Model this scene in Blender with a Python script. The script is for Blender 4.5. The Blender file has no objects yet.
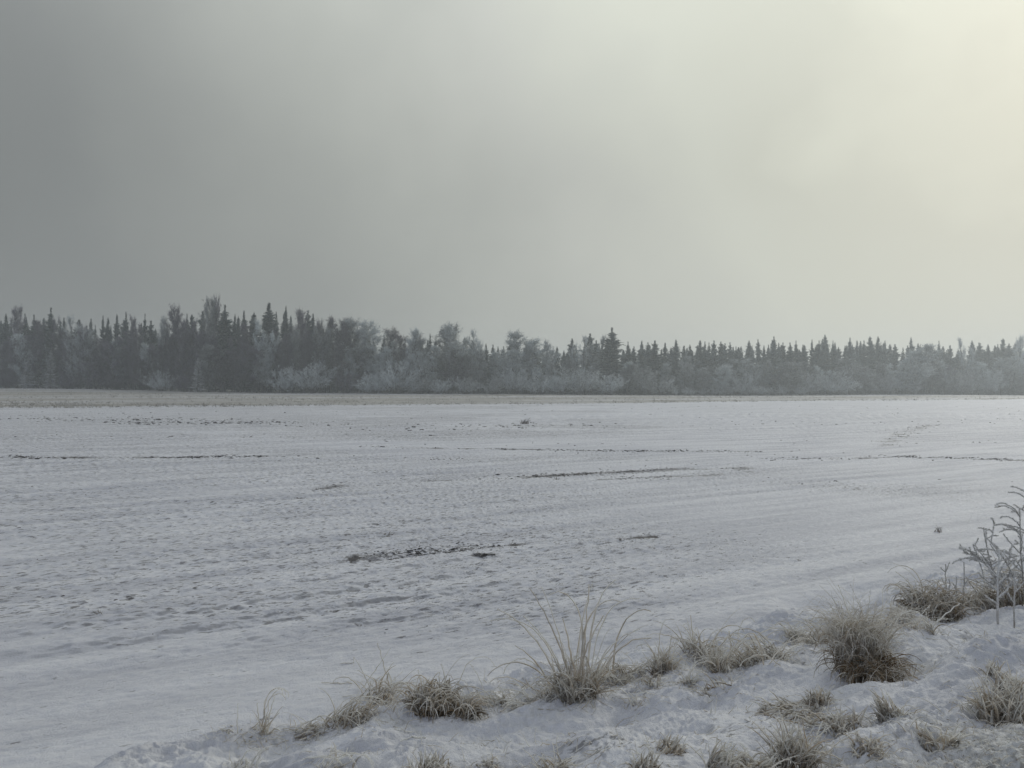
import bpy, math, random
import numpy as np
from mathutils import Matrix, Vector, Euler

rng = np.random.default_rng(11)
random.seed(5)
S = bpy.context.scene
COL = S.collection
R = math.radians

# ------------------------------------------------------------------ camera
F = 804.0
CAMZ = 2.5
cam_d = bpy.data.cameras.new("camera")
cam = bpy.data.objects.new("camera", cam_d)
COL.objects.link(cam)
cam_d.sensor_width = 36.0
cam_d.lens = 36.0 * F / 1024.0
cam_d.clip_start = 0.05
cam_d.clip_end = 6000.0
CM = Matrix.Translation((0, 0, CAMZ)) @ Matrix.Rotation(R(90.0) + math.atan(1 / F), 4, 'X') @ Matrix.Rotation(R(0.36), 4, 'Z')
cam.matrix_world = CM
S.camera = cam
CM3 = np.array(CM.to_3x3())


def ray(px, py):
    d = CM3 @ np.array([(px - 512) / F, -(py - 384) / F, -1.0])
    return d / d[1]


# ------------------------------------------------------------------ noise
_perm = np.random.default_rng(3).permutation(256)
_perm = np.concatenate([_perm, _perm, _perm])
_ang = np.random.default_rng(4).uniform(0, 2 * math.pi, 256)
_gx, _gy = np.cos(_ang), np.sin(_ang)


def noise(x, y, seed=0):
    x = np.asarray(x, float) + seed * 17.31
    y = np.asarray(y, float) - seed * 9.77
    xi = np.floor(x).astype(np.int64)
    yi = np.floor(y).astype(np.int64)
    xf, yf = x - xi, y - yi
    xi &= 255
    yi &= 255
    u = xf * xf * xf * (xf * (xf * 6 - 15) + 10)
    v = yf * yf * yf * (yf * (yf * 6 - 15) + 10)

    def g(ix, iy, dx, dy):
        h = _perm[_perm[ix & 255] + (iy & 255)]
        return _gx[h] * dx + _gy[h] * dy
    a = g(xi, yi, xf, yf)
    b = g(xi + 1, yi, xf - 1, yf)
    c = g(xi, yi + 1, xf, yf - 1)
    d = g(xi + 1, yi + 1, xf - 1, yf - 1)
    return (a + (b - a) * u + (c - a) * v + (a - b - c + d) * u * v) * 1.5


def fbm(x, y, oct=3, seed=0):
    s, a = 0.0, 1.0
    for i in range(oct):
        s = s + a * noise(x * 2 ** i, y * 2 ** i, seed + i)
        a *= 0.5
    return s / (2 - 0.5 ** (oct - 1))


def sstep(t):
    t = np.clip(t, 0, 1)
    return t * t * (3 - 2 * t)


# ------------------------------------------------------------------ terrain
FD = np.array([1.0, 0.60])
FD /= np.linalg.norm(FD)                      # furrows, road and meadow edge all run this way


def furrow(x, y):
    return x * FD[0] + y * FD[1], -x * FD[1] + y * FD[0]


def bank_t(x, y):
    wob = 0.35 * noise(x * 0.45, y * 0.45, 31) + 0.18 * noise(x * 1.1, y * 1.1, 32)
    return np.clip((7.4 + 0.65 * x - y + wob) / 6.0, 0, 1)


def meadow_mask(x, y):
    e = y - (107 + 0.63 * x) + 7 * noise(x * 0.03, y * 0.03, 41) + 3.0 * noise(x * 0.2, y * 0.2, 42)
    u, v = furrow(x, y)
    return sstep(e / 6.0) * (0.72 + 0.45 * fbm(u * 0.02, v * 0.09, 3, 43) - 0.35 * sstep(fbm(u * 0.012, v * 0.05, 2, 44) * 3))


def rough_mask(x, y):
    near = sstep((9.8 - y) / 3.0)
    return np.clip(sstep(0.50 + 0.9 * fbm(x * 0.10, y * 0.14, 2, 51) - 0.030 * (x + 1)) * (1 - 0.85 * near) + 0.27, 0, 1)


def terrain(x, y, fine=True):
    x = np.asarray(x, float)
    y = np.asarray(y, float)
    t = bank_t(x, y)
    z = 0.92 * sstep(t)
    on = sstep(t / 0.12) * (1 - sstep((t - 0.97) / 0.03) * 0.5)
    # wind-packed drifts and buried tussocks on the bank
    fu, fv = furrow(x, y)
    z = z + on * (0.15 * fbm(fu * 0.9, fv * 1.5, 2, 1) + 0.05 * noise(fu * 2.3, fv * 3.6, 5))
    # gentle roll of the field and rise of the far left corner
    z = z + (1 - on) * 0.03 * noise(x * 0.16, y * 0.16, 8)
    z = z + 0.6 * sstep((-x - 60) / 80) * sstep((y - 130) / 90) + 0.25 * noise(x * 0.012, y * 0.012, 9) * sstep((y - 60) / 80)
    # shallow ditch at the foot of the bank
    z = z - 0.10 * np.exp(-((t - 0.06) / 0.05) ** 2) * sstep((y + 2) / 4)
    if fine:
        fld = 1 - sstep(t / 0.10)
        rm = rough_mask(x, y)
        fl = 1 - sstep((y - 60) / 60)
        # plough ribs under the snow
        ph = fv * 2 * math.pi / 0.80 + 1.6 * noise(fu * 0.25, fv * 0.5, 12)
        z = z + fld * fl * 0.030 * (np.sin(ph) + 0.35 * np.sin(2 * ph + 1.0)) * (0.6 + 0.9 * noise(fu * 0.10, fv * 0.4, 13))
        cl = fbm(fu * 2.9, fv * 15.0, 3, 14)
        big_ = noise(fu * 0.9, fv * 2.2, 15)
        clod = sstep((cl + 0.25 * big_ + 0.10) / 0.34)
        z = z + fld * fl * (0.003 + 0.010 * rm) * clod
        z = z + fld * fl * (0.004 + 0.011 * rm) * noise(fu * 6, fv * 24, 17)
        # combed frosty grass under the bank snow
        rd = 1 - np.abs(fbm(fu * 4.0 + 0.6 * noise(x * 1.2, y * 1.2, 20), fv * 8.5, 2, 21)) * 2.2
        z = z + on * 0.042 * rd * sstep(0.5 + fbm(x * 0.8, y * 0.8, 2, 24) * 1.6)
        z = z + on * 0.014 * fbm(x * 11, y * 14, 2, 26)
        z = z + on * 0.009 * (1 - np.abs(noise(x * 12 + 9 * fbm(x * 1.3, y * 1.3, 2, 33), y * 34, 34)) * 2)
        turf = sstep((t - 0.80 + 0.10 * noise(x * 1.1, y * 1.1, 27)) / 0.12)
        z = z + turf * (0.030 * np.abs(fbm(x * 9, y * 11, 2, 28)) * 2 + 0.012 * noise(x * 30, y * 36, 29))
    return z


def place(px, py):
    d = ray(px, py)
    ys = np.concatenate([np.arange(2.0, 15, 0.01), np.arange(15, 120, 0.1), np.arange(120, 420, 0.5)])
    X, Z = d[0] * ys, CAMZ + d[2] * ys
    below = Z < terrain(X, ys)
    i = int(np.argmax(below)) if below.any() else len(ys) - 1
    return float(X[i]), float(ys[i]), float(terrain(X[i], ys[i]))


# ------------------------------------------------------------------ mesh helpers
class Geo:
    def __init__(self):
        self.v, self.f4, self.f3, self.a, self.n = [], [], [], [], 0

    def add(self, v, f4=None, f3=None, a=0.0):
        v = np.asarray(v, float).reshape(-1, 3)
        self.v.append(v)
        self.a.append(np.broadcast_to(np.asarray(a, float).reshape(-1), (len(v),)) if np.size(a) in (1, len(v)) else np.zeros(len(v)))
        if f4 is not None and len(f4):
            self.f4.append(np.asarray(f4, np.int64) + self.n)
        if f3 is not None and len(f3):
            self.f3.append(np.asarray(f3, np.int64) + self.n)
        self.n += len(v)

    def tubes(self, P, rad, sides=3, a=0.0, cap=True):
        """P (N,S,3) curves, rad (N,S) radii, a (N,S) attribute"""
        N, K, _ = P.shape
        T = np.gradient(P, axis=1)
        T /= np.linalg.norm(T, axis=2, keepdims=True) + 1e-9
        ref = rng.normal(size=(N, 1, 3))
        u = np.cross(T, np.broadcast_to(ref, T.shape))
        u /= np.linalg.norm(u, axis=2, keepdims=True) + 1e-9
        w = np.cross(T, u)
        a = np.broadcast_to(np.asarray(a, float), (N, K))
        if sides == 2:
            V = np.stack([P - u * rad[..., None], P + u * rad[..., None]], 2)
        else:
            an = np.arange(sides) * 2 * math.pi / sides
            V = P[:, :, None] + rad[:, :, None, None] * (np.cos(an)[None, None, :, None] * u[:, :, None] + np.sin(an)[None, None, :, None] * w[:, :, None])
        s = V.shape[2]
        idx = np.arange(N * K * s).reshape(N, K, s)
        fs = []
        if s == 2:
            fs.append(np.stack([idx[:, :-1, 0], idx[:, :-1, 1], idx[:, 1:, 1], idx[:, 1:, 0]], -1).reshape(-1, 4))
        else:
            for j in range(s):
                k = (j + 1) % s
                fs.append(np.stack([idx[:, :-1, j], idx[:, :-1, k], idx[:, 1:, k], idx[:, 1:, j]], -1).reshape(-1, 4))
        self.add(V.reshape(-1, 3), np.concatenate(fs), None, np.repeat(a.reshape(-1), s))

    def build(self, name, mat, parent=None, smooth=True, attr="frost"):
        me = bpy.data.meshes.new(name)
        V = np.concatenate(self.v)
        f4 = np.concatenate(self.f4) if self.f4 else np.zeros((0, 4), np.int64)
        f3 = np.concatenate(self.f3) if self.f3 else np.zeros((0, 3), np.int64)
        me.vertices.add(len(V))
        me.vertices.foreach_set("co", V.astype(np.float32).ravel())
        nl = f4.size + f3.size
        me.loops.add(nl)
        me.loops.foreach_set("vertex_index", np.concatenate([f4.ravel(), f3.ravel()]).astype(np.int32))
        npol = len(f4) + len(f3)
        me.polygons.add(npol)
        ls = np.concatenate([np.arange(len(f4)) * 4, f4.size + np.arange(len(f3)) * 3]).astype(np.int32)
        me.polygons.foreach_set("loop_start", ls)
        me.update(calc_edges=True)
        me.polygons.foreach_set("use_smooth", np.full(npol, smooth))
        at = me.attributes.new(attr, 'FLOAT', 'POINT')
        at.data.foreach_set("value", np.concatenate(self.a).astype(np.float32))
        me.materials.append(mat)
        me.validate()
        o = bpy.data.objects.new(name, me)
        COL.objects.link(o)
        if parent:
            o.parent = parent
        return o


def tag(o, label=None, cat=None, group=None, kind=None):
    if label:
        o["label"] = label
    if cat:
        o["category"] = cat
    if group:
        o["group"] = group
    if kind:
        o["kind"] = kind
    return o


def empty(name, loc=(0, 0, 0), rz=0.0):
    o = bpy.data.objects.new(name, None)
    COL.objects.link(o)
    o.location = loc
    o.rotation_euler = (0, 0, rz)
    o.empty_display_size = 0.2
    return o


# ------------------------------------------------------------------ materials
class NT:
    def __init__(self, tree):
        self.t = tree
        self.n = tree.nodes
        self.l = tree.links

    def new(self, typ, **kw):
        nd = self.n.new(typ)
        for k, v in kw.items():
            if k.startswith("i_"):
                nd.inputs[k[2:].replace("_", " ")].default_value = v
            else:
                setattr(nd, k, v)
        return nd

    def link(self, a, b):
        self.l.new(a, b)

    def math(self, op, a, b=None, c=None, clamp=False):
        nd = self.n.new("ShaderNodeMath")
        nd.operation = op
        nd.use_clamp = clamp
        for i, q in enumerate((a, b, c)):
            if q is None:
                continue
            if isinstance(q, (int, float)):
                nd.inputs[i].default_value = q
            else:
                self.l.new(q, nd.inputs[i])
        return nd.outputs[0]

    def mix(self, f, a, b):
        nd = self.n.new("ShaderNodeMix")
        nd.data_type = 'RGBA'
        for s, q in ((0, f), (6, a), (7, b)):
            if isinstance(q, (int, float)):
                nd.inputs[s].default_value = q
            elif isinstance(q, tuple):
                nd.inputs[s].default_value = (*q, 1) if len(q) == 3 else q
            else:
                self.l.new(q, nd.inputs[s])
        return nd.outputs[2]

    def ramp(self, f, a, b):
        nd = self.n.new("ShaderNodeMapRange")
        nd.interpolation_type = 'SMOOTHSTEP'
        nd.inputs[1].default_value = a
        nd.inputs[2].default_value = b
        self.l.new(f, nd.inputs[0])
        return nd.outputs[0]

    def noise(self, vec, scale, detail=2.0, rough=0.5):
        nd = self.n.new("ShaderNodeTexNoise")
        nd.inputs["Scale"].default_value = scale
        nd.inputs["Detail"].default_value = detail
        nd.inputs["Roughness"].default_value = rough
        if vec is not None:
            self.l.new(vec, nd.inputs["Vector"])
        return nd.outputs[0]


def material(name):
    m = bpy.data.materials.new(name)
    m.use_nodes = True
    return m, NT(m.node_tree), m.node_tree.nodes["Principled BSDF"]


SNOW = (0.78, 0.80, 0.83)
SOIL = (0.050, 0.044, 0.040)


def snow_material():
    m, N, B = material("snow_over_ploughed_soil")
    tc = N.new("ShaderNodeTexCoord").outputs["Object"]
    mp = N.new("ShaderNodeMapping")
    mp.vector_type = 'TEXTURE'
    mp.inputs["Rotation"].default_value = (0, 0, math.atan2(FD[1], FD[0]))
    N.link(tc, mp.inputs[0])
    st = N.new("ShaderNodeVectorMath", operation='MULTIPLY')
    N.link(mp.outputs[0], st.inputs[0])
    st.inputs[1].default_value = (1.0, 3.0, 1.0)
    fv = st.outputs[0]
    soil = N.new("ShaderNodeAttribute", attribute_name="soil").outputs["Fac"]
    grass = N.new("ShaderNodeAttribute", attribute_name="meadow").outputs["Fac"]
    turf = N.new("ShaderNodeAttribute", attribute_name="turf").outputs["Fac"]
    # thin snow: bare soil shows between the clods
    iso = N.new("ShaderNodeVectorMath", operation='MULTIPLY')
    N.link(mp.outputs[0], iso.inputs[0])
    iso.inputs[1].default_value = (1.0, 1.7, 1.0)
    n1 = N.noise(iso.outputs[0], 3.6, 5.0, 0.62)
    n2 = N.noise(fv, 0.5, 3.0, 0.6)
    thr = N.math('MULTIPLY_ADD', n2, -0.16, 0.865)
    thr = N.math('MULTIPLY_ADD', soil, -0.165, thr)
    d = N.math('SUBTRACT', n1, thr)
    bare = N.math('MULTIPLY', N.ramp(d, -0.02, 0.06), 0.9)
    # soil colour on steep clod sides: bare earth plus their painted self-shadow
    gn = N.new("ShaderNodeNewGeometry")
    sz_ = N.new("ShaderNodeSeparateXYZ")
    N.link(gn.outputs["Normal"], sz_.inputs[0])
    steep = N.math('MULTIPLY', N.ramp(sz_.outputs[2], 0.95, 0.80), N.math('MULTIPLY', N.ramp(soil, 0.15, 0.75), 0.42))
    bare = N.math('MAXIMUM', bare, steep)
    dsh = N.new("ShaderNodeVectorMath", operation='MULTIPLY')
    N.link(mp.outputs[0], dsh.inputs[0])
    dsh.inputs[1].default_value = (1.0, 4.6, 1.0)
    n6 = N.noise(dsh.outputs[0], 6.2, 4.0, 0.6)
    n7 = N.noise(iso.outputs[0], 0.55, 3.0, 0.6)
    th6 = N.math('MULTIPLY_ADD', soil, -0.20, N.math('MULTIPLY_ADD', n7, -0.14, 0.78))
    dash = N.math('MULTIPLY', N.ramp(N.math('SUBTRACT', n6, th6), -0.01, 0.06), 0.62)  # dashes of bare soil that also paint in clod shadow and darken the left
    bare = N.math('MAXIMUM', bare, dash)
    # slightly dirty and icy snow
    stk = N.new("ShaderNodeVectorMath", operation='MULTIPLY')
    N.link(mp.outputs[0], stk.inputs[0])
    stk.inputs[1].default_value = (0.14, 1.5, 1.0)
    n3 = N.noise(stk.outputs[0], 1.0, 5.0, 0.62)
    n4 = N.noise(tc, 0.05, 3.0, 0.6)
    snow = N.mix(N.ramp(n3, 0.33, 0.64), (0.59, 0.605, 0.665), (0.795, 0.81, 0.86))
    snow = N.mix(N.math('MULTIPLY', N.ramp(n4, 0.35, 0.7), 0.25), snow, (0.60, 0.62, 0.655))
    col = N.mix(bare, snow, SOIL)
    # last year's grass in the meadow strip
    g1 = N.noise(fv, 0.10, 5.0, 0.65)
    gcol = N.mix(N.ramp(g1, 0.35, 0.65), (0.15, 0.135, 0.105), (0.40, 0.38, 0.33))
    col = N.mix(N.math('MULTIPLY', grass, 1.0), col, gcol)
    # frosted short turf beside the road
    t1 = N.noise(tc, 24.0, 4.0, 0.65)
    tcol = N.mix(N.ramp(t1, 0.38, 0.62), (0.25, 0.24, 0.20), (0.66, 0.68, 0.68))
    col = N.mix(N.math('MULTIPLY', turf, 0.75), col, tcol)
    N.link(col, B.inputs["Base Color"])
    B.inputs["Roughness"].default_value = 0.72
    B.inputs["Specular IOR Level"].default_value = 0.5
    b1 = N.noise(tc, 70.0, 4.0, 0.75)
    b2 = N.noise(iso.outputs[0], 4.2, 5.0, 0.62)
    h = N.math('ADD', N.math('MULTIPLY', b1, 0.015), N.math('MULTIPLY', b2, 0.055))
    bp = N.new("ShaderNodeBump", i_Strength=0.85, i_Distance=1.0)
    N.link(h, bp.inputs["Height"])
    N.link(bp.outputs[0], B.inputs["Normal"])
    return m


def frost_material(name, dry, frostc, bias=0.0, nscale=9.0, up=0.35, rough=0.85, vary=0.0, transl=0.0):
    """organic matter with hoar frost: frost collects by the 'frost' amount, on upper faces and in patches"""
    m, N, B = material(name)
    fr = N.new("ShaderNodeAttribute", attribute_name="frost").outputs["Fac"]
    geo = N.new("ShaderNodeNewGeometry")
    sx = N.new("ShaderNodeSeparateXYZ")
    N.link(geo.outputs["Normal"], sx.inputs[0])
    tc = N.new("ShaderNodeTexCoord").outputs["Object"]
    n = N.noise(tc, nscale, 3.0, 0.6)
    f = N.math('MULTIPLY_ADD', sx.outputs[2], up, fr)
    f = N.math('ADD', f, bias)
    f = N.math('ADD', f, N.math('MULTIPLY_ADD', n, 1.0, -0.5))
    if vary:
        oi = N.new("ShaderNodeObjectInfo").outputs["Random"]
        f = N.math('ADD', f, N.math('MULTIPLY_ADD', oi, vary, -vary * 0.5))
    f = N.math('ADD', f, 0.0, clamp=True)
    n2 = N.noise(tc, nscale * 0.4, 2.0, 0.5)
    dark = tuple(c * 0.62 for c in dry)
    base = N.mix(N.ramp(n2, 0.35, 0.65), dark, dry)
    col = N.mix(f, base, frostc)
    N.link(col, B.inputs["Base Color"])
    B.inputs["Roughness"].default_value = rough
    B.inputs["Specular IOR Level"].default_value = 0.15
    if transl:
        out = m.node_tree.nodes["Material Output"]
        tr = N.new("ShaderNodeBsdfTranslucent")
        N.link(col, tr.inputs[0])
        mx = N.new("ShaderNodeMixShader")
        mx.inputs[0].default_value = transl
        N.link(B.outputs[0], mx.inputs[1])
        N.link(tr.outputs[0], mx.inputs[2])
        N.link(mx.outputs[0], out.inputs[0])
    return m


M_SNOW = snow_material()
FROST = (0.70, 0.72, 0.74)
M_STRAW = frost_material("frosted_straw", (0.60, 0.49, 0.345), (0.92, 0.92, 0.90), nscale=14, transl=0.6, bias=0.22)
M_THATCH = frost_material("matted_dead_grass", (0.38, 0.285, 0.18), (0.88, 0.87, 0.84), nscale=10, up=0.30, transl=0.5, bias=0.15)
M_STEM = frost_material("frosted_weed_stem", (0.19, 0.145, 0.105), (0.84, 0.85, 0.85), nscale=18, up=0.35, transl=0.2)
M_TWIG = frost_material("hoar_frosted_twigs", (0.17, 0.165, 0.165), (0.70, 0.76, 0.78), bias=0.17, nscale=0.35, up=0.12, vary=0.7, transl=0.45)
M_TWIGB = frost_material("thickly_rimed_bush_twigs", (0.18, 0.175, 0.175), (0.74, 0.79, 0.81), bias=0.38, nscale=0.35, up=0.12, vary=0.6, transl=0.45)
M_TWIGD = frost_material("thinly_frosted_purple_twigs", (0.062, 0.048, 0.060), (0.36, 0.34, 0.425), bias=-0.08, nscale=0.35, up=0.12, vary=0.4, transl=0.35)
M_BARK = frost_material("bark", (0.085, 0.075, 0.07), (0.30, 0.30, 0.31), nscale=2.0, up=0.2)
M_NEEDLE = frost_material("dark_needles", (0.030, 0.052, 0.041), (0.33, 0.385, 0.38), nscale=0.5, up=0.20, vary=0.25, bias=-0.10)
M_NEEDLEF = frost_material("frosted_needles", (0.045, 0.066, 0.055), (0.42, 0.475, 0.47), nscale=0.5, up=0.20, vary=0.3, bias=0.12)
M_PALE = frost_material("rimed_needles", (0.2, 0.21, 0.2), (0.78, 0.80, 0.83), nscale=0.5, up=0.2, vary=0.2, bias=0.2, transl=0.3)
M_CLOD = frost_material("frozen_soil", SOIL, (0.72, 0.74, 0.77), nscale=9, up=0.5, bias=-0.40)
M_MEADOW = frost_material("meadow_straw", (0.17, 0.15, 0.115), (0.70, 0.70, 0.69), nscale=0.3, up=0.2, transl=0.3)

# ------------------------------------------------------------------ ground sheet
SOIL_LINES = [([(20, 457), (150, 458), (260, 456)], 0.22, 1.1),
              ([(355, 447), (450, 448.5), (540, 450), (640, 452), (700, 452)], 0.22, 1.2), ([(760, 459), (830, 458), (900, 456.5), (1000, 459), (1060, 462)], 0.22, 1.2),
              ([(525, 477), (600, 473), (680, 470), (750, 469)], 0.22, 1.1), ([(600, 480), (700, 476), (750, 472)], 0.15, 0.9), ([(305, 493), (340, 486)], 0.2, 0.75), ([(430, 481), (475, 480)], 0.16, 0.7),
              ([(352, 558), (400, 554), (440, 551), (520, 544)], 0.11, 1.25), ([(474, 555), (495, 554)], 0.05, 1.6), ([(620, 539), (655, 537)], 0.05, 0.9),
              ([(885, 446), (905, 432), (935, 424)], 0.5, 0.8)]


def soil_lines(x, y):
    out = np.zeros_like(x)
    for poly, w, amt in SOIL_LINES:
        W = np.array([place(*p)[:2] for p in poly])
        d = np.full(x.shape, 1e9)
        for a, b in zip(W[:-1], W[1:]):
            ab = b - a
            t = np.clip(((x - a[0]) * ab[0] + (y - a[1]) * ab[1]) / (ab @ ab), 0, 1)
            d = np.minimum(d, np.hypot(x - a[0] - t * ab[0], y - a[1] - t * ab[1]))
        k = amt * np.exp(-(d / w) ** 2)
        out = np.maximum(out, k * np.clip(0.62 + 1.3 * noise(x * 0.8, y * 0.8, 81), 0, 1.1))
    return out


def build_ground():
    # fine inside the wedge the photograph looks at, coarser all round; finest near the road
    a_in = np.linspace(R(-40), R(40), 1150)
    a_out = np.linspace(R(40), R(320), 120)[1:-1]
    th = np.concatenate([a_in, a_out])
    r = [0.4]
    while r[-1] < 1400:
        q = r[-1]
        st = 0.12 if q < 3.2 else max(0.017, q * q / (CAMZ * F) * 0.45)
        r.append(q + min(st, 40))
    r = np.array(r)
    nt, nr = len(th), len(r)
    X = np.outer(r, np.sin(th))
    Y = np.outer(r, np.cos(th))
    Z = terrain(X, Y)
    V = np.stack([X, Y, Z], -1).reshape(-1, 3)
    c = np.array([[0, 0, float(terrain(0, 0))]])
    V = np.concatenate([V, c])
    i = np.arange(nr * nt).reshape(nr, nt)
    j = np.roll(i, -1, 1)
    f4 = np.stack([i[:-1], i[1:], j[1:], j[:-1]], -1).reshape(-1, 4)
    f3 = np.stack([np.full(nt, nr * nt), i[0], j[0]], -1)
    g = Geo()
    g.add(V, f4[:, ::-1], f3[:, ::-1])
    o = g.build("snowy_field", M_SNOW, attr="unused")
    x, y = V[:, 0], V[:, 1]
    t = bank_t(x, y)
    fu, fv = furrow(x, y)
    rm = rough_mask(x, y)
    soil = rm * 0.8 * (1 - sstep(t / 0.08))
    far = np.exp(-((y - (56 + 0.05 * x)) / 6.0) ** 2) * sstep((8 - x) / 14) * 0.75
    soil = np.maximum(soil, far)
    band = 0.35 * sstep((y - 20) / 20) * (0.5 + fbm(x * 0.03, y * 0.05, 2, 61))
    soil = np.clip(soil + band, 0, 1) + 1.25 * soil_lines(x, y)
    soil = soil + 0.7 * sstep((t - 0.15) / 0.2) * sstep(fbm(x * 0.9, y * 0.9, 2, 64) * 2)
    turf = sstep((t - 0.79 + 0.10 * noise(x * 1.1, y * 1.1, 27)) / 0.14)
    for nm, arr in (("soil", soil), ("meadow", meadow_mask(x, y)), ("turf", turf)):
        at = o.data.attributes.new(nm, 'FLOAT', 'POINT')
        at.data.foreach_set("value", np.asarray(arr, np.float32))
    tag(o, "snow covered ploughed field with the frosty road bank in front", None, None, "structure")
    return o


build_ground()

# ------------------------------------------------------------------ soil clods
def build_clods():
    pts = []

    def along(poly, n, w, smin, smax):
        W = np.array([place(*p)[:2] for p in poly])
        seg = np.linalg.norm(np.diff(W, axis=0), axis=1)
        cs = np.concatenate([[0], np.cumsum(seg)])
        s = rng.uniform(0, cs[-1], n * 6)
        # clumped along the line
        keep = noise(s * 0.5, s * 0 + 3.3, 71) + 0.6 * noise(s * 2.1, s * 0 + 7.7, 72) + 0.22 * rng.normal(size=len(s)) > 0.02
        s = s[keep][:int(n * 1.9)]
        w = w * 1.25
        xs = np.interp(s, cs, W[:, 0])
        ys = np.interp(s, cs, W[:, 1])
        for a, b in zip(xs + rng.normal(0, w, len(s)), ys + rng.normal(0, w, len(s))):
            pts.append((a, b, 0.62 * (smin * 0.4 + (smax - smin) * 0.75 * rng.random() ** 2.6)))

    along([(0, 417), (80, 419), (200, 421), (300, 424), (420, 428), (600, 424)], 420, 1.6, 0.06, 0.22)
    along([(60, 420), (150, 423), (290, 422)], 160, 0.8, 0.08, 0.26)
    along([(0, 456), (60, 458.5), (150, 458), (260, 456)], 360, 0.16, 0.03, 0.11)
    along([(260, 456), (372, 458), (480, 459)], 45, 0.35, 0.03, 0.10)
    along([(355, 447), (450, 448.5), (540, 450), (640, 452), (760, 452)], 560, 0.16, 0.03, 0.10)
    along([(760, 459), (830, 458), (900, 456.5), (1000, 459), (1060, 462)], 620, 0.18, 0.03, 0.10)
    along([(885, 446), (905, 432), (935, 424)], 140, 0.5, 0.03, 0.11)
    along([(525, 477), (600, 473)], 260, 0.16, 0.02, 0.085)
    along([(600, 473), (680, 470), (760, 469)], 240, 0.22, 0.02, 0.075)
    along([(600, 480), (700, 476), (750, 472)], 130, 0.16, 0.02, 0.065)
    along([(300, 494), (340, 486), (440, 481), (510, 478)], 90, 0.25, 0.02, 0.06)
    along([(352, 558), (400, 554), (440, 551), (520, 544)], 420, 0.10, 0.012, 0.050)
    along([(405, 553.5), (465, 550.5)], 130, 0.05, 0.03, 0.06)
    for q in range(26):
        a, b, _ = place(rng.uniform(476, 494), 554.5 + rng.normal(0, 0.5))
        pts.append((a, b, rng.uniform(0.015, 0.034)))
    along([(620, 539), (655, 537)], 16, 0.05, 0.01, 0.03)
    along([(340, 466), (520, 462), (700, 464)], 60, 0.7, 0.02, 0.08)
    # loose ones over the far half of the field
    n = 3200
    yy = rng.uniform(20, 105, n)
    xx = rng.uniform(-0.66, 0.66, n) * yy
    k = (fbm(xx * 0.05, yy * 0.12, 2, 75) + 0.1 * rng.normal(size=n)) > 0.05
    for a, b in zip(xx[k], yy[k]):
        pts.append((a, b, (0.008 + 0.045 * rng.random() ** 3) * (0.6 + b / 90)))
    # a few in the near rough part
    n = 420
    yy = rng.uniform(7.5, 20, n)
    xx = rng.uniform(-0.66, 0.5, n) * yy
    k = (rough_mask(xx, yy) > 0.6) & (bank_t(xx, yy) < 0.01)
    for a, b in zip(xx[k], yy[k]):
        pts.append((a, b, rng.uniform(0.005, 0.014)))
    P = np.array(pts)
    n = len(P)
    # lumpy clod: two rings and a top, squashed, elongated
    K = 6
    ang = np.arange(K) * 2 * math.pi / K
    rr = rng.uniform(0.65, 1.25, (n, 2, K))
    ex = rng.uniform(0.8, 2.8, n)[:, None]
    rot = rng.normal(0.4, 0.5, n)[:, None]
    zb = terrain(P[:, 0], P[:, 1])
    V = np.zeros((n, 2 * K + 1, 3))
    for q, (rad, hh) in enumerate(((1.0, -0.35), (0.72, 0.18))):
        lx = np.cos(ang)[None] * rr[:, q] * rad * ex
        ly = np.sin(ang)[None] * rr[:, q] * rad
        V[:, q * K:(q + 1) * K, 0] = lx * np.cos(rot) - ly * np.sin(rot)
        V[:, q * K:(q + 1) * K, 1] = lx * np.sin(rot) + ly * np.cos(rot)
        V[:, q * K:(q + 1) * K, 2] = hh + rng.uniform(-0.14, 0.14, (n, K))
    V[:, -1, 2] = rng.uniform(0.2, 0.6, n)
    V *= P[:, 2][:, None, None]
    V[:, :, 0] += P[:, 0][:, None]
    V[:, :, 1] += P[:, 1][:, None]
    V[:, :, 2] += zb[:, None]
    off = (np.arange(n) * (2 * K + 1))[:, None]
    f4, f3 = [], []
    for j in range(K):
        k = (j + 1) % K
        f4.append(off + np.array([[j, k, K + k, K + j]]))
        f3.append(off + np.array([[K + j, K + k, 2 * K]]))
    g = Geo()
    g.add(V.reshape(-1, 3), np.concatenate(f4), np.concatenate(f3), 0.15)
    o = g.build("soil_clods", M_CLOD, smooth=False)
    tag(o, "dark frozen soil clods poking through the snow along plough lines", "soil", None, "stuff")


build_clods()


# ------------------------------------------------------------------ grasses
def arcs(base, phi, e0, e1, L, K=9, p=1.3, twist=0.0, kink=0.0):
    """curved blades: heading phi, elevation e0 at the root bending to e1 at the tip"""
    n = len(L)
    s = np.linspace(0, 1, K)
    sm = (s[1:] + s[:-1]) / 2
    el = e0[:, None] + (e1 - e0)[:, None] * sm[None] ** p
    if kink:
        el = el + rng.normal(0, 0.10, (n, 1)) * np.sin(sm[None] * 9 + rng.uniform(0, 6, (n, 1)))
        at = rng.uniform(0.3, 0.85, (n, 1))
        fold = (rng.random((n, 1)) < kink) * rng.uniform(-2.2, -0.6, (n, 1))
        el = el + fold * (sm[None] > at)
    hd = phi[:, None] + (twist * rng.normal(size=n))[:, None] * sm[None]
    d = np.stack([np.cos(el) * np.cos(hd), np.cos(el) * np.sin(hd), np.sin(el)], -1) * (L / (K - 1))[:, None, None]
    P = np.concatenate([np.zeros((n, 1, 3)), np.cumsum(d, 1)], 1) + base[:, None]
    return P


def ground_clip(P, lift=0.004):
    h = terrain(P[..., 0], P[..., 1]) + lift
    P[..., 2] = np.maximum(P[..., 2], h)
    return P


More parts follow.
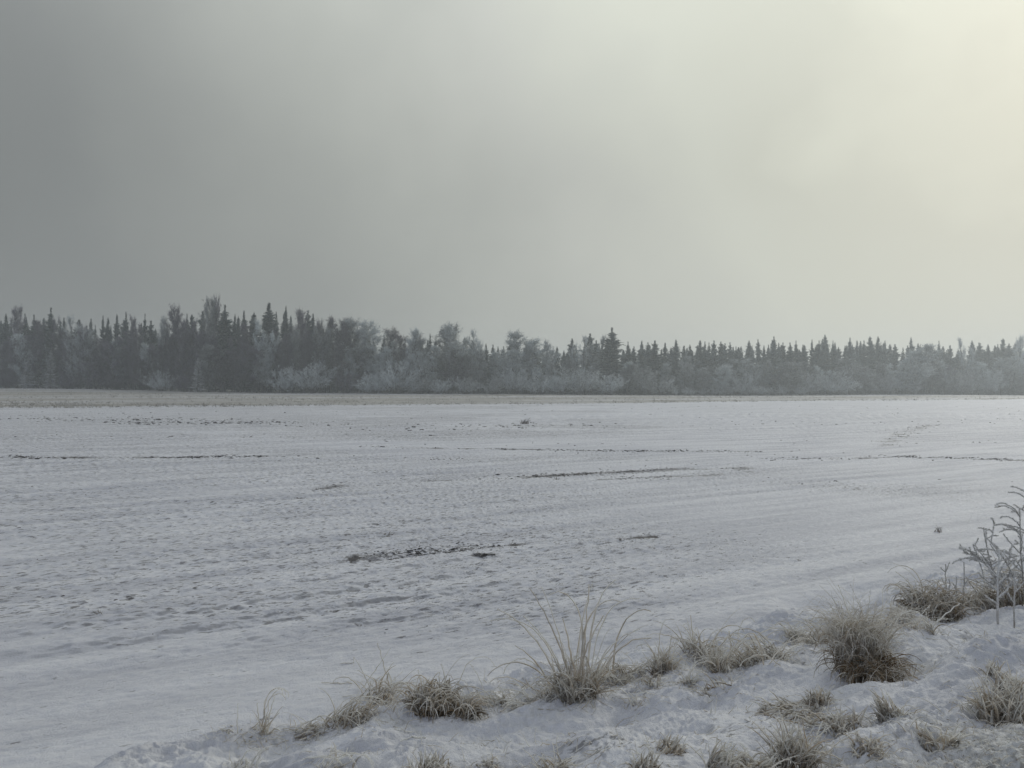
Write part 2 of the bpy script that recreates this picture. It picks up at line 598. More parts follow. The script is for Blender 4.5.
def rime(g, P, n, size, a=0.85):
    n = int(n)
    """tiny frost needles standing off the blades"""
    N, K, _ = P.shape
    i = rng.integers(0, N, n)
    k = rng.integers(1, K - 1, n)
    f = rng.random(n)[:, None]
    b = P[i, k] * (1 - f) + P[i, k + 1] * f
    d = rng.normal(size=(n, 3))
    d /= np.linalg.norm(d, axis=1, keepdims=True)
    L = rng.uniform(0.5, 1.2, n) * size
    Q = np.stack([b, b + d * L[:, None]], 1)
    g.tubes(Q, np.stack([np.full(n, size * 0.16), np.full(n, size * 0.04)], 1), 2, a)


def blade_set(g, cx, cy, n, spread, L, lean=(0.1, 0.9), droop=(-1.2, 0.4), wid=0.004, az=None, azs=9.0, frost=(0.15, 0.6), K=9, p=1.3,
              rime_n=0, rime_s=0.012, sx=1.0, stiff=False, sides=3, tipfrost=0.35):
    rr = np.sqrt(rng.random(n)) * spread
    ra = rng.uniform(0, 2 * math.pi, n)
    bx, by = cx + rr * np.cos(ra) * sx, cy + rr * np.sin(ra)
    bz = terrain(bx, by) - 0.01
    base = np.stack([bx, by, bz], -1)
    phi = rng.uniform(-math.pi, math.pi, n) if az is None else az + rng.normal(0, azs, n)
    e0 = math.pi / 2 - rng.uniform(lean[0], lean[1], n)
    e1 = rng.uniform(droop[0], droop[1], n)
    Ls = rng.uniform(L[0], L[1], n)
    P = ground_clip(arcs(base, phi, e0, e1, Ls, K, p, 0.6, 0.3))
    s = np.linspace(0, 1, K)
    rad = wid * rng.uniform(0.6, 1.3, n)[:, None] * (1.0 - 0.72 * s[None] ** 1.5)
    fr = rng.uniform(frost[0], frost[1], n)[:, None] + tipfrost * (s[None] - 0.35)
    g.tubes(P, rad, sides, fr)
    if rime_n:
        rime(g, P, rime_n, rime_s)
    return P


LEFT, RIGHT, AWAY, NEAR = math.pi, 0.0, math.pi / 2, -math.pi / 2


def custom_blades(g, px0, specs, wid=0.006, K=14, frost=0.6, rime_n=60):
    """single blades drawn as given: (px, py, azimuth, e0, e1, length, p)"""
    for (px, py, az, e0, e1, L, p) in specs:
        x, y, z = place(px, py)
        P = arcs(np.array([[x, y, z - 0.01]]), np.array([az]), np.array([e0]), np.array([e1]), np.array([L]), K, p, 0.15)
        P = ground_clip(P)
        s = np.linspace(0, 1, K)[None]
        P[0, 1:-1] += rng.normal(0, 0.0028, (K - 2, 3))
        g.tubes(P, wid * rng.uniform(0.55, 1.1) * (1 - 0.55 * s ** 2), 4, frost + rng.uniform(-0.2, 0.2) + 0.15 * s)
        if rime_n:
            rime(g, P, rime_n, 0.013)


def mpp(px, py):
    x, y, z = place(px, py)
    return y / F                      # metres per pixel there


def tuft(name, label, cat, px, py, parts, group=None):
    x, y, z = place(px, py)
    o = empty(name, (x, y, z))
    tag(o, label, cat, group)
    for nm, g, m in parts:
        c = g.build(nm, m, o)
        c.matrix_parent_inverse = Matrix.Translation((-x, -y, -z))
    return o


CLUMPS = []
GRP = "frosted grass clumps on the bank"


def clump(label, px, py, w, h, n=120, style="mixed", name="grass_clump", extra=None, dark=0.5, az=None, azs=0.9, seedrime=400, wid=0.0042):
    """w,h in pixels of the clump as it stands"""
    x, y, z = place(px, py)
    m = y / F
    W, H = w * m, h * m
    n = int(n * 0.5) + 2
    wid *= 1.35
    th, bl = Geo(), Geo()
    if style == "mixed":
        blade_set(th, x, y, int(n * dark), W * 0.30, (H * 0.35, H * 0.75), (0.1, 0.9), (-1.0, 0.3), wid * 0.8, az, azs, (-0.15, 0.30), rime_n=seedrime // 3)
        blade_set(bl, x, y, n, W * 0.34, (H * 0.45, H * 1.1), (0.0, 0.6), (-1.3, 0.5), wid, az, azs, (0.15, 0.6), rime_n=seedrime)
    elif style == "dome":
        blade_set(th, x, y, int(n * dark * 1.4), W * 0.36, (H * 0.4, H * 0.85), (0.0, 0.7), (-1.5, -0.6), wid * 0.9, az, azs, (-0.35, 0.1), rime_n=0)
        blade_set(bl, x, y, n, W * 0.32, (H * 0.75, H * 1.35), (0.0, 0.55), (-1.55, -0.8), wid, az, azs, (0.0, 0.55), p=1.7, rime_n=seedrime)
    elif style == "spiky":
        blade_set(th, x, y, int(n * dark), W * 0.30, (H * 0.3, H * 0.7), (0.0, 0.7), (-0.4, 0.8), wid * 0.8, az, azs, (-0.1, 0.3), rime_n=0)
        blade_set(bl, x, y, n, W * 0.36, (H * 0.5, H * 1.1), (0.0, 0.65), (0.0, 1.2), wid, az, azs, (0.15, 0.65), rime_n=seedrime)
    elif style == "mat":
        blade_set(th, x, y, int(n * dark), W * 0.45, (H * 0.6, H * 1.4), (0.8, 1.45), (-0.5, 0.2), wid * 0.8, az, azs, (-0.1, 0.35), rime_n=0, sx=1.0)
        blade_set(bl, x, y, n, W * 0.45, (H * 0.6, H * 1.6), (0.3, 1.3), (-0.6, 0.3), wid, az, azs, (0.25, 0.7), rime_n=seedrime)
    if extra:
        extra(bl)
    if style in ("mixed", "dome") and n > 20:
        blade_set(bl, x, y, max(4, n // 9), W * 0.34, (H * 1.0, H * 1.7), (0.0, 0.7), (-1.5, 0.2), wid * 0.85, az, azs, (0.3, 0.7), p=1.7, rime_n=120, K=12)
    CLUMPS.append((x, y, W, H))
    if n < 16:
        return tuft(name, label, "grass", px, py, [("frosted_blades", bl, M_STRAW)], GRP)
    return tuft(name, label, "grass", px, py, [("dead_thatch", th, M_THATCH), ("frosted_blades", bl, M_STRAW)], GRP)


def h2(px, py, pix):
    return mpp(px, py) * pix


# -- far left arching pair at the bottom edge
def ex(specs, wid=0.006, frost=0.6, rn=60):
    def f(g):
        custom_blades(g, 0, specs, wid, 14, frost, rn)
    return f


clump("two thick white frosted blades arching up from the bottom edge, left of all other grass", 244, 767, 16, 10, 10, "spiky",
      extra=ex([(238, 770, RIGHT, 1.35, -0.4, 0.22, 2.0), (250, 769, RIGHT, 1.25, 0.5, 0.15, 1.6), (256, 771, RIGHT, 1.45, 0.3, 0.18, 2.0)], 0.0075, 0.95, 90), name="grass_sprig")
clump("thin upright straw with low broken blades at its foot, leftmost of the bank", 241, 735, 38, 8, 22, "mat", seedrime=80,
      extra=ex([(238, 734, LEFT, 1.45, 1.7, 0.215, 1.0), (236, 735, LEFT, 0.9, -0.9, 0.2, 1.0), (240, 735, RIGHT, 0.8, -1.0, 0.14, 1.0)], 0.0045, 0.5, 40), name="grass_sprig")
clump("narrow sheaf of pale blades folded over at its top, standing alone on the left", 264, 736, 16, 30, 14, "spiky", seedrime=100,
      extra=ex([(262, 737, RIGHT, 1.50, -1.9, 0.47, 4.5), (264, 737, RIGHT, 1.45, -2.0, 0.46, 4.5), (266, 737, LEFT, 1.50, 4.9, 0.43, 4.5), (263, 737, LEFT, 1.3, 1.5, 0.24, 1.0),
                (267, 736, RIGHT, 1.55, 1.2, 0.28, 1.0), (261, 737, RIGHT, 1.46, -1.7, 0.40, 4.0)], 0.0055, 0.5, 60), name="grass_sheaf")
clump("small tangled bundle of leaning straw at the left end of the dense tufts", 306, 733, 30, 18, 34, "mat", az=RIGHT, azs=0.8, seedrime=160,
      extra=ex([(292, 733, RIGHT, 0.75, 0.2, 0.22, 1.0), (300, 733, RIGHT, 0.95, -1.3, 0.32, 2.0), (304, 732, RIGHT, 1.1, -1.4, 0.30, 2.0), (296, 734, RIGHT, 0.7, -0.6, 0.25, 1.0)], 0.0055, 0.45, 50))
clump("fan of tan straw leaning right, with two long bare stalks crossing above it", 345, 722, 62, 44, 120, "mixed", az=RIGHT, azs=0.9, seedrime=500,
      extra=ex([(386, 690, LEFT, 0.80, 0.45, 0.30, 1.0), (354, 663, LEFT, -0.9, -1.35, 0.29, 1.0), (362, 688, RIGHT, 0.98, 0.95, 0.42, 1.0), (392, 690, LEFT, 1.25, 1.3, 0.42, 1.0),
                (372, 690, RIGHT, 0.95, 0.9, 0.30, 1.0), (352, 684, LEFT, 0.15, 0.0, 0.26, 1.0), (322, 726, RIGHT, 0.9, 0.5, 0.34, 1.0), (330, 724, RIGHT, 1.0, -0.9, 0.45, 1.6),
                (338, 722, RIGHT, 1.1, -1.3, 0.46, 1.8), (335, 720, RIGHT, 0.9, 0.2, 0.4, 1.4)], 0.0055, 0.5, 60))
clump("loose straw stems between the leaning fan and the rounded dark tussock", 380, 700, 44, 42, 70, "mixed", az=RIGHT, azs=1.2, seedrime=260,
      extra=ex([(381, 692, RIGHT, 0.62, -0.75, 0.52, 1.2), (374, 700, RIGHT, 0.9, 0.7, 0.34, 1.0), (366, 700, LEFT, 1.2, -1.2, 0.4, 2.0)], 0.0055, 0.5, 60))
clump("rounded tussock of combed over straw with a dark hollow on its right side", 434, 709, 62, 40, 300, "dome", az=None, seedrime=600, dark=0.8,
      extra=ex([(458, 686, RIGHT, 1.30, -1.35, 0.45, 2.2), (412, 712, RIGHT, 0.55, -1.3, 0.52, 1.2), (470, 697, RIGHT, 0.5, -0.4, 0.24, 1.0), (424, 694, LEFT, 1.2, 1.5, 0.22, 1.0)], 0.006, 0.55, 70), wid=0.0048)
clump("dark clipped end of the rounded tussock, overhanging a hole in the snow", 465, 716, 26, 30, 120, "dome", seedrime=60, dark=1.6, az=RIGHT, azs=1.2)

# -- the tall central clump
tall_specs = []
for (px, az, e0, e1, L, p) in ((560, LEFT, 1.15, 0.2, 0.80, 1.5), (563, LEFT, 1.2, 0.35, 0.86, 1.6), (566, LEFT, 1.25, -0.4, 0.95, 2.2), (570, LEFT, 1.42, 1.15, 0.86, 1.2),
                               (572, LEFT, 1.36, 0.9, 0.88, 1.4), (575, RIGHT, 1.52, 1.2, 0.92, 2.0), (578, RIGHT, 1.50, -0.6, 0.92, 4.0), (581, RIGHT, 1.50, 1.5, 0.85, 1.0),
                               (584, LEFT, 1.55, -0.7, 0.98, 5.0), (586, RIGHT, 1.50, 0.5, 0.95, 4.0), (588, RIGHT, 1.45, -0.1, 0.96, 3.2), (590, RIGHT, 1.25, 0.1, 0.66, 1.8),
                               (592, RIGHT, 1.18, -0.2, 0.70, 1.8), (612, RIGHT, 1.50, -0.5, 0.80, 3.0), (594, RIGHT, 1.0, -0.3, 0.45, 1.6), (568, LEFT, 1.3, 0.6, 0.70, 1.3),
                               (556, LEFT, 1.0, -0.9, 0.72, 1.7), (552, LEFT, 1.25, 0.5, 0.52, 1.2), (577, LEFT, 1.45, 1.3, 0.6, 1.0), (573, RIGHT, 1.4, 1.0, 0.66, 1.0)):
    tall_specs.append((px, 690 + (px % 5) - (12 if px == 612 else 0), az + rng.normal(0, 0.25), e0, e1, L * 0.92, p))
clump("tallest grass clump, long frosted blades fanning out and nodding at their tips", 577, 694, 66, 60, 150, "mixed", az=None, seedrime=700, dark=1.0,
      extra=ex(tall_specs, 0.0080, 0.38, 130), name="tall_grass_clump")
clump("compact tan tussock at the foot of the tallest clump", 572, 699, 36, 30, 130, "spiky", seedrime=300, dark=1.0)
clump("low sprawling clump of arched blades bowing left in front of the tallest clump", 540, 696, 70, 22, 46, "mat", seedrime=260,
      extra=ex([(540, 668, LEFT, 0.9, -1.5, 0.40, 1.2), (528, 688, LEFT, 0.85, -1.2, 0.42, 1.3), (512, 700, RIGHT, 0.9, -0.2, 0.42, 1.2), (526, 697, LEFT, 0.6, -1.3, 0.26, 1.2),
                (500, 712, RIGHT, 0.9, -1.4, 0.34, 1.4), (534, 698, RIGHT, 0.9, -1.5, 0.42, 1.3), (541, 700, RIGHT, 0.7, -1.45, 0.28, 1.2), (490, 706, RIGHT, 0.8, -0.8, 0.26, 1.0),
                (508, 706, LEFT, 1.3, 0.9, 0.16, 1.0), (505, 700, LEFT, 0.8, -1.2, 0.28, 1.0)], 0.007, 0.6, 80))
clump("low brownish grass patch just right of the tallest clump", 616, 680, 66, 22, 110, "mixed", seedrime=360, az=RIGHT, azs=1.6)
clump("two short curled blades standing in the snow hollow below the brownish patch", 634, 704, 14, 8, 6, "spiky", seedrime=30,
      extra=ex([(631, 706, RIGHT, 1.2, -0.9, 0.20, 2.0), (638, 706, LEFT, 1.4, 0.5, 0.12, 1.0)], 0.006, 0.75, 50), name="grass_sprig")
clump("brown upright grass clump with one tall stem hooked over at its top", 661, 673, 30, 34, 110, "spiky", seedrime=360,
      extra=ex([(658, 672, RIGHT, 1.55, -0.9, 0.50, 6.0), (655, 672, LEFT, 1.5, -1.3, 0.34, 3.0), (667, 672, RIGHT, 1.5, 1.4, 0.30, 1.0)], 0.0055, 0.5, 60))
clump("thin frosted sprig with a side shoot between the hooked stem and the arching thicket", 692, 684, 12, 12, 14, "spiky", seedrime=60,
      extra=ex([(692, 685, RIGHT, 1.52, 1.4, 0.21, 1.0), (692, 685, RIGHT, 0.5, 0.2, 0.12, 1.0)], 0.005, 0.7, 50), name="grass_sprig")
clump("stiff straw with broken tops behind the arching thicket's left end", 700, 654, 52, 38, 80, "mixed", seedrime=260,
      extra=ex([(694, 650, LEFT, 1.45, 1.5, 0.30, 1.0), (702, 652, LEFT, 1.0, -0.2, 0.32, 1.0), (690, 650, LEFT, 0.9, -0.4, 0.42, 1.2)], 0.0055, 0.5, 50))
clump("dense brown tussock under the left side of the arching thicket", 717, 671, 28, 34, 130, "spiky", seedrime=300)
thk = []
for i in range(20):
    px = rng.uniform(700, 782)
    thk.append((px, 655 + rng.uniform(0, 12), rng.choice([LEFT, RIGHT, RIGHT]) + rng.normal(0, 0.5), rng.uniform(0.9, 1.5), rng.uniform(-1.5, -0.6), rng.uniform(0.35, 0.62), rng.uniform(1.1, 2.2)))
thk += [(743, 656, RIGHT, 1.2, -0.5, 0.52, 1.4), (752, 655, RIGHT, 1.1, -1.1, 0.62, 1.5), (737, 656, RIGHT, 1.55, -1.5, 0.45, 4.0), (728, 660, RIGHT, 0.9, -1.0, 0.66, 1.4)]
clump("arching thicket of frosted straw hoops, the widest grass on the bank", 745, 666, 86, 34, 170, "mixed", seedrime=700, extra=ex(thk, 0.0055, 0.5, 60))
clump("thin hoops of frosted straw at the thicket's right end, beside a snow hump", 797, 640, 40, 22, 50, "mixed", seedrime=220,
      extra=ex([(790, 640, RIGHT, 1.2, -1.3, 0.3, 1.3), (800, 640, LEFT, 1.1, -1.2, 0.3, 1.3), (812, 640, RIGHT, 1.3, -0.3, 0.3, 1.3)], 0.0048, 0.55, 40))
clump("wispy frosted straw filling the gap just behind the big shaggy tussock's left", 826, 640, 44, 40, 80, "mixed", seedrime=320,
      extra=ex([(820, 636, RIGHT, 1.1, 0.2, 0.36, 1.2), (830, 636, LEFT, 1.1, -0.8, 0.36, 1.3)], 0.0045, 0.6, 50))
clump("small stiff tuft of frosted blades at the meeting of snow and shaggy tussock", 716, 690, 40, 16, 34, "mat", seedrime=160)

# -- the big shaggy tussock
def big(g):
    custom_blades(g, 0, [(858, 640, LEFT, 1.25, 1.2, 0.50, 1.0), (858, 630, RIGHT, 0.55, -0.75, 0.40, 1.5), (876, 640, RIGHT, 1.3, 1.6, 0.42, 1.0), (868, 645, RIGHT, 1.35, -1.5, 0.55, 2.4),
                         (888, 650, RIGHT, 1.4, -1.3, 0.50, 2.5), (845, 645, LEFT, 1.0, -0.9, 0.5, 1.4), (874, 678, RIGHT, 0.6, -0.6, 0.17, 1.0), (888, 680, LEFT, 0.9, 0.5, 0.14, 1.0),
                         (855, 680, RIGHT, 0.5, -0.5, 0.2, 1.0)], 0.0055, 14, 0.6, 70)
    x, y, z = place(862, 660)
    blade_set(g, x, y, 120, 0.16, (0.45, 0.72), (0.0, 0.4), (-0.6, 0.9), 0.0030, None, 9, (0.2, 0.6), rime_n=500)


x, y, z = place(864, 676)
th, bl = Geo(), Geo()
blade_set(th, x, y, 260, 0.18, (0.18, 0.40), (0.0, 0.4), (-1.5, -0.5), 0.0042, None, 9, (-0.7, -0.25), tipfrost=0.3)
blade_set(bl, x - 0.02, y + 0.05, 420, 0.13, (0.34, 0.62), (0.0, 0.26), (-1.5, -0.5), 0.0036, None, 9, (0.05, 0.5), p=2.6, rime_n=1500, rime_s=0.010, tipfrost=0.45, K=11)
blade_set(bl, x, y - 0.08, 200, 0.16, (0.2, 0.40), (0.1, 0.5), (-1.5, -0.9), 0.0040, None, 9, (-0.3, 0.25), p=1.4, rime_n=500, rime_s=0.010, tipfrost=0.5, K=9)
big(bl)
tuft("shaggy_tussock", "big shaggy dome of dead grass, largest and darkest tussock, dark at its base", "grass", 864, 676,
     [("dead_thatch", th, M_THATCH), ("frosted_blades", bl, M_STRAW)], GRP)

clump("rounded brown tussock behind the shaggy dome, with bare weed stems rising from it", 934, 612, 72, 42, 300, "dome", seedrime=900, dark=1.0,
      extra=ex([(905, 606, RIGHT, 1.3, -1.2, 0.42, 1.4), (915, 606, LEFT, 1.2, -0.8, 0.42, 1.4), (922, 604, LEFT, 1.2, 0.6, 0.42, 1.0)], 0.005, 0.6, 50))
clump("frosty grass filling between the rounded brown tussock and the shaggy dome", 897, 622, 46, 30, 90, "mixed", seedrime=420)
clump("white fuzzy grass under the frosted shrub at the right edge", 985, 606, 64, 32, 170, "mixed", seedrime=1300, dark=0.4)

clump("tall frosted stalks at the foot of the right edge shrub, left side", 1000, 604, 44, 64, 60, "mixed", seedrime=700, dark=1.0)
clump("tangled dark grass at the foot of the right edge shrub, under its twigs", 1022, 604, 50, 56, 120, "dome", seedrime=500, dark=1.2)
# -- nearer, in front of the dome
clump("short dark tuft in the snow under the shaggy dome's left side", 818, 703, 34, 24, 80, "spiky", seedrime=240, dark=1.4)
clump("flat mat of grey frosted grass, long and low, left of the short dark tuft", 790, 712, 78, 20, 150, "mat", seedrime=500)
clump("continuation of the grey mat running down to the right", 828, 722, 50, 18, 90, "mat", seedrime=300)
clump("frosted spray of blades right of the low grey mats", 846, 731, 44, 24, 60, "spiky", seedrime=260)
clump("dark blades leaning left, on the slope right of the low grey mats", 889, 718, 34, 30, 70, "spiky", seedrime=240, az=LEFT, azs=0.9)
clump("sparse white blades leaning left on the bumpy turf", 931, 748, 34, 34, 26, "spiky", seedrime=200, az=LEFT, azs=0.7, wid=0.006)
clump("upright white pointed blades on the bumpy turf, right of the sparse leaning ones", 951, 746, 18, 30, 20, "spiky", seedrime=160, wid=0.006)
clump("drooping frosted tuft low on the turf near the bottom edge", 868, 752, 40, 26, 60, "mixed", seedrime=260)
clump("large frosted tussock by the right edge in front, stiff and bristly", 1004, 722, 66, 46, 330, "spiky", seedrime=1200, dark=0.9)
clump("bristly frosted tuft just behind the large tussock by the right edge", 1012, 690, 46, 28, 130, "spiky", seedrime=500)
clump("small tuft of stiff frosted blades in the snow above the right edge tussock", 994, 676, 20, 22, 50, "spiky", seedrime=240)
# -- bottom edge row
clump("thick upright tussock at the bottom edge below the low grey mats", 793, 772, 56, 56, 320, "spiky", seedrime=900, dark=1.0)
clump("rough frosted grass at the bottom edge, left side of the thick upright tussock", 757, 772, 44, 32, 170, "mixed", seedrime=500)
clump("curved dark grass fan at the bottom edge, under the small dark spiky fan", 716, 772, 34, 36, 170, "spiky", seedrime=300, az=RIGHT, azs=0.8)
clump("small dark spiky fan lying on smooth snow", 671, 752, 40, 18, 60, "spiky", seedrime=180, az=RIGHT, azs=0.7, dark=1.2)
clump("dark frosted bristles at the bottom edge, left of the curved grass fan", 642, 773, 38, 28, 120, "spiky", seedrime=260, az=RIGHT, azs=0.9)
clump("frosted shaggy tuft on the bottom edge below the tallest clump", 548, 774, 54, 28, 160, "mixed", seedrime=420)
clump("greenish frosted tuft at the bottom edge below the rounded tussock", 432, 773, 60, 24, 180, "spiky", seedrime=460)
clump("white looping blades at the bottom edge below the leaning fan", 336, 768, 44, 14, 16, "mat", seedrime=160,
      extra=ex([(318, 768, RIGHT, 1.2, -1.4, 0.30, 1.3), (325, 768, RIGHT, 1.0, -1.3, 0.34, 1.3), (333, 767, RIGHT, 0.9, -1.2, 0.28, 1.3), (345, 768, LEFT, 0.9, -1.3, 0.3, 1.3),
                (400, 742, RIGHT, 0.5, -1.3, 0.2, 1.3), (372, 732, RIGHT, 0.2, -0.4, 0.3, 1.0)], 0.006, 0.85, 90))
clump("grassy tips poking out at the bottom edge between the shaggy and greenish tufts", 492, 773, 44, 14, 60, "mixed", seedrime=200)

for i, px in enumerate(np.linspace(486, 930, 30)):
    py = float(np.interp(px, [486, 575, 660, 720, 800, 860, 930], [712, 694, 676, 666, 646, 640, 622])) + rng.normal(0, 7)
    o_ = clump("slight frosted grass sprig among the larger clumps along the crest of the bank", px, py, 18, rng.uniform(10, 26), 26, "mixed", seedrime=160, name="grass_sprig",
               extra=ex([(px + rng.normal(0, 2), py, rng.choice([LEFT, RIGHT]), rng.uniform(.9, 1.5), rng.uniform(-1.4, .9), rng.uniform(.12, .34), rng.uniform(1, 2)) for q in range(3)], 0.0045, 0.7, 50))
    o_["group"] = "slight sprigs along the crest of the bank"

# scattered tips poking out of the bank snow
def bank_tips():
    g = Geo()
    n = 2600
    yy = rng.uniform(3.9, 8.4, n)
    xx = rng.uniform(-0.35, 0.68, n) * yy
    t = bank_t(xx, yy)
    k = (t > 0.16) & (fbm(xx * 1.1, yy * 1.1, 2, 91) + 0.5 * (t - 0.5) + 0.12 * rng.normal(size=n) > 0.16)
    xx, yy = xx[k], yy[k]
    LT = rng.uniform(0.03, 0.13, len(xx))
    for (cx, cy, cw, ch) in CLUMPS:
        m = int(10 + 60 * cw)
        ra, rr = rng.uniform(0, 6.28, m), cw * (0.3 + 0.7 * rng.random(m) ** 1.5)
        xx = np.concatenate([xx, cx + rr * np.cos(ra)])
        yy = np.concatenate([yy, cy + rr * np.sin(ra)])
        LT = np.concatenate([LT, rng.uniform(0.05, 0.06 + 0.7 * ch, m)])
    n = len(xx)
    base = np.stack([xx, yy, terrain(xx, yy) - 0.01], -1)
    P = ground_clip(arcs(base, rng.uniform(-3.1, 3.1, n), rng.uniform(0.2, 1.45, n), rng.uniform(-1.4, 0.6, n), LT, 6, 1.2, 0.3, 0.3), 0.002)
    s = np.linspace(0, 1, 6)[None]
    g.tubes(P, 0.0032 * (1 - 0.7 * s) * np.ones((n, 1)), 3, rng.uniform(0.3, 0.8, n)[:, None] + 0 * s)
    rime(g, P, n * 2, 0.010)
    o = g.build("grass_tips", M_STRAW)
    tag(o, "short frosted grass tips poking through the snow of the bank", "grass", None, "stuff")
    # short frosted turf by the road
    g = Geo()
    n = 16000
    yy = rng.uniform(3.2, 6.4, n)
    xx = rng.uniform(-0.1, 0.70, n) * yy
    t = bank_t(xx, yy)
    k = (t + 0.10 * noise(xx * 1.1, yy * 1.1, 27) + 0.05 * rng.normal(size=n)) > 0.82
    xx, yy = xx[k], yy[k]
    n = len(xx)
    base = np.stack([xx, yy, terrain(xx, yy) - 0.006], -1)
    P = arcs(base, rng.uniform(-3.1, 3.1, n), rng.uniform(0.1, 1.2, n), rng.uniform(-1.0, 0.5, n), rng.uniform(0.02, 0.055, n), 4, 1.2, 0.3)
    s = np.linspace(0, 1, 4)[None]
    g.tubes(P, 0.0026 * (1 - 0.7 * s) * np.ones((n, 1)), 3, rng.uniform(0.2, 0.95, n)[:, None] + 0 * s)
    o = g.build("frosted_turf", M_STRAW)
    tag(o, "short rimed turf on the bumpy verge at the lower right", "grass", None, "stuff")


bank_tips()


# ------------------------------------------------------------------ weeds and the shrub at the right edge
def stems(name, label, px, py, specs, cat="weed", rad=0.0075, frost=0.65, rn=350, group="frosted weed stems on the bank"):
    """specs: list of (parent index or -1, t on parent, azimuth, e0, e1, length, p); index 0 is the main stem"""
    x, y, z = place(px, py)
    K = 12
    done, g0, g1 = [], Geo(), Geo()
    for q, (par, t, az, e0, e1, L, p) in enumerate(specs):
        b = np.array([x, y, z - 0.01]) if par < 0 else done[par][int(t * (K - 1))]
        if par < 0 and q > 0:
            b = b + np.array([t, 0, 0])
        P = arcs(b[None], np.array([az]), np.array([e0]), np.array([e1]), np.array([L]), K, p, 0.1)
        P[0, 1:-1] += rng.normal(0, 0.0025, (K - 2, 3))
        done.append(P[0])
        s = np.linspace(0, 1, K)[None]
        r = rad * (1.0 if par < 0 else 0.75)
        gg = g0 if par < 0 else g1
        gg.tubes(P, r * (1 - 0.4 * s), 5, frost - 0.4 * (1 - s) ** 3 * (par < 0) + 0 * s)
        rime(gg, P, int(rn * L), 0.014)
    o = empty(name, (x, y, z))
    tag(o, label, cat, group)
    a = g0.build("stem", M_STEM, o)
    a.matrix_parent_inverse = Matrix.Translation((-x, -y, -z))
    if g1.v:
        b = g1.build("twigs", M_STEM, o)
        b.matrix_parent_inverse = Matrix.Translation((-x, -y, -z))
    return o


U = 1.5
stems("weed_stem", "weed stem forked in two at its tip, rising from the rounded brown tussock", 947, 605,
      [(-1, 0, LEFT, 1.5, 1.55, 0.42, 1), (0, 0.82, RIGHT, 1.1, 1.25, 0.11, 1), (0, 0.9, LEFT, 0.5, 0.9, 0.07, 1), (0, .5, LEFT, 1.0, 1.2, .10, 1)])
stems("weed_stem", "straight bare weed stem, tallest over the right side of the rounded brown tussock", 963, 610, [(-1, 0, LEFT, 1.62, 1.55, 0.46, 1), (0, .6, RIGHT, .8, 1.0, .06, 1)])
stems("weed_stem", "short blunt weed stem pair left of the tallest bare stem", 956, 610, [(-1, 0, LEFT, 1.6, 1.55, 0.33, 1), (-1, -0.05, LEFT, 1.5, 1.5, 0.31, 1), (0, .7, LEFT, 1.0, 1.2, .07, 1)])
stems("weed_stem", "leaning frosted weed twig between the bare stem and the thick white sapling", 982, 600, [(-1, 0, LEFT, 1.0, 0.95, 0.30, 1), (0, .5, RIGHT, 1.3, 1.2, .10, 1)])
stems("sapling", "thick white frosted sapling with short side twigs, left of the right edge shrub", 998, 624,
      [(-1, 0, LEFT, 1.55, 1.6, 0.62, 1), (0, .92, LEFT, .9, 1.0, .13, 1), (0, .80, RIGHT, .8, 1.0, .08, 1), (0, .72, LEFT, .7, .8, .10, 1), (0, .62, RIGHT, .7, .9, .10, 1),
       (0, .5, LEFT, .6, .8, .1, 1), (0, .42, RIGHT, .6, .9, .14, 1), (0, .88, RIGHT, 1.0, 1.2, .12, 1), (0, .35, LEFT, .5, .7, .14, 1)], cat="sapling", rad=0.0095, frost=0.85, rn=900)
stems("weed_stem", "thin bare stem in the snow at the right edge, right of the white sapling", 1014, 628, [(-1, 0, LEFT, 1.57, 1.6, 0.46, 1), (0, .7, RIGHT, .8, 1.0, .14, 1), (0, .5, LEFT, .9, 1.1, .1, 1)])

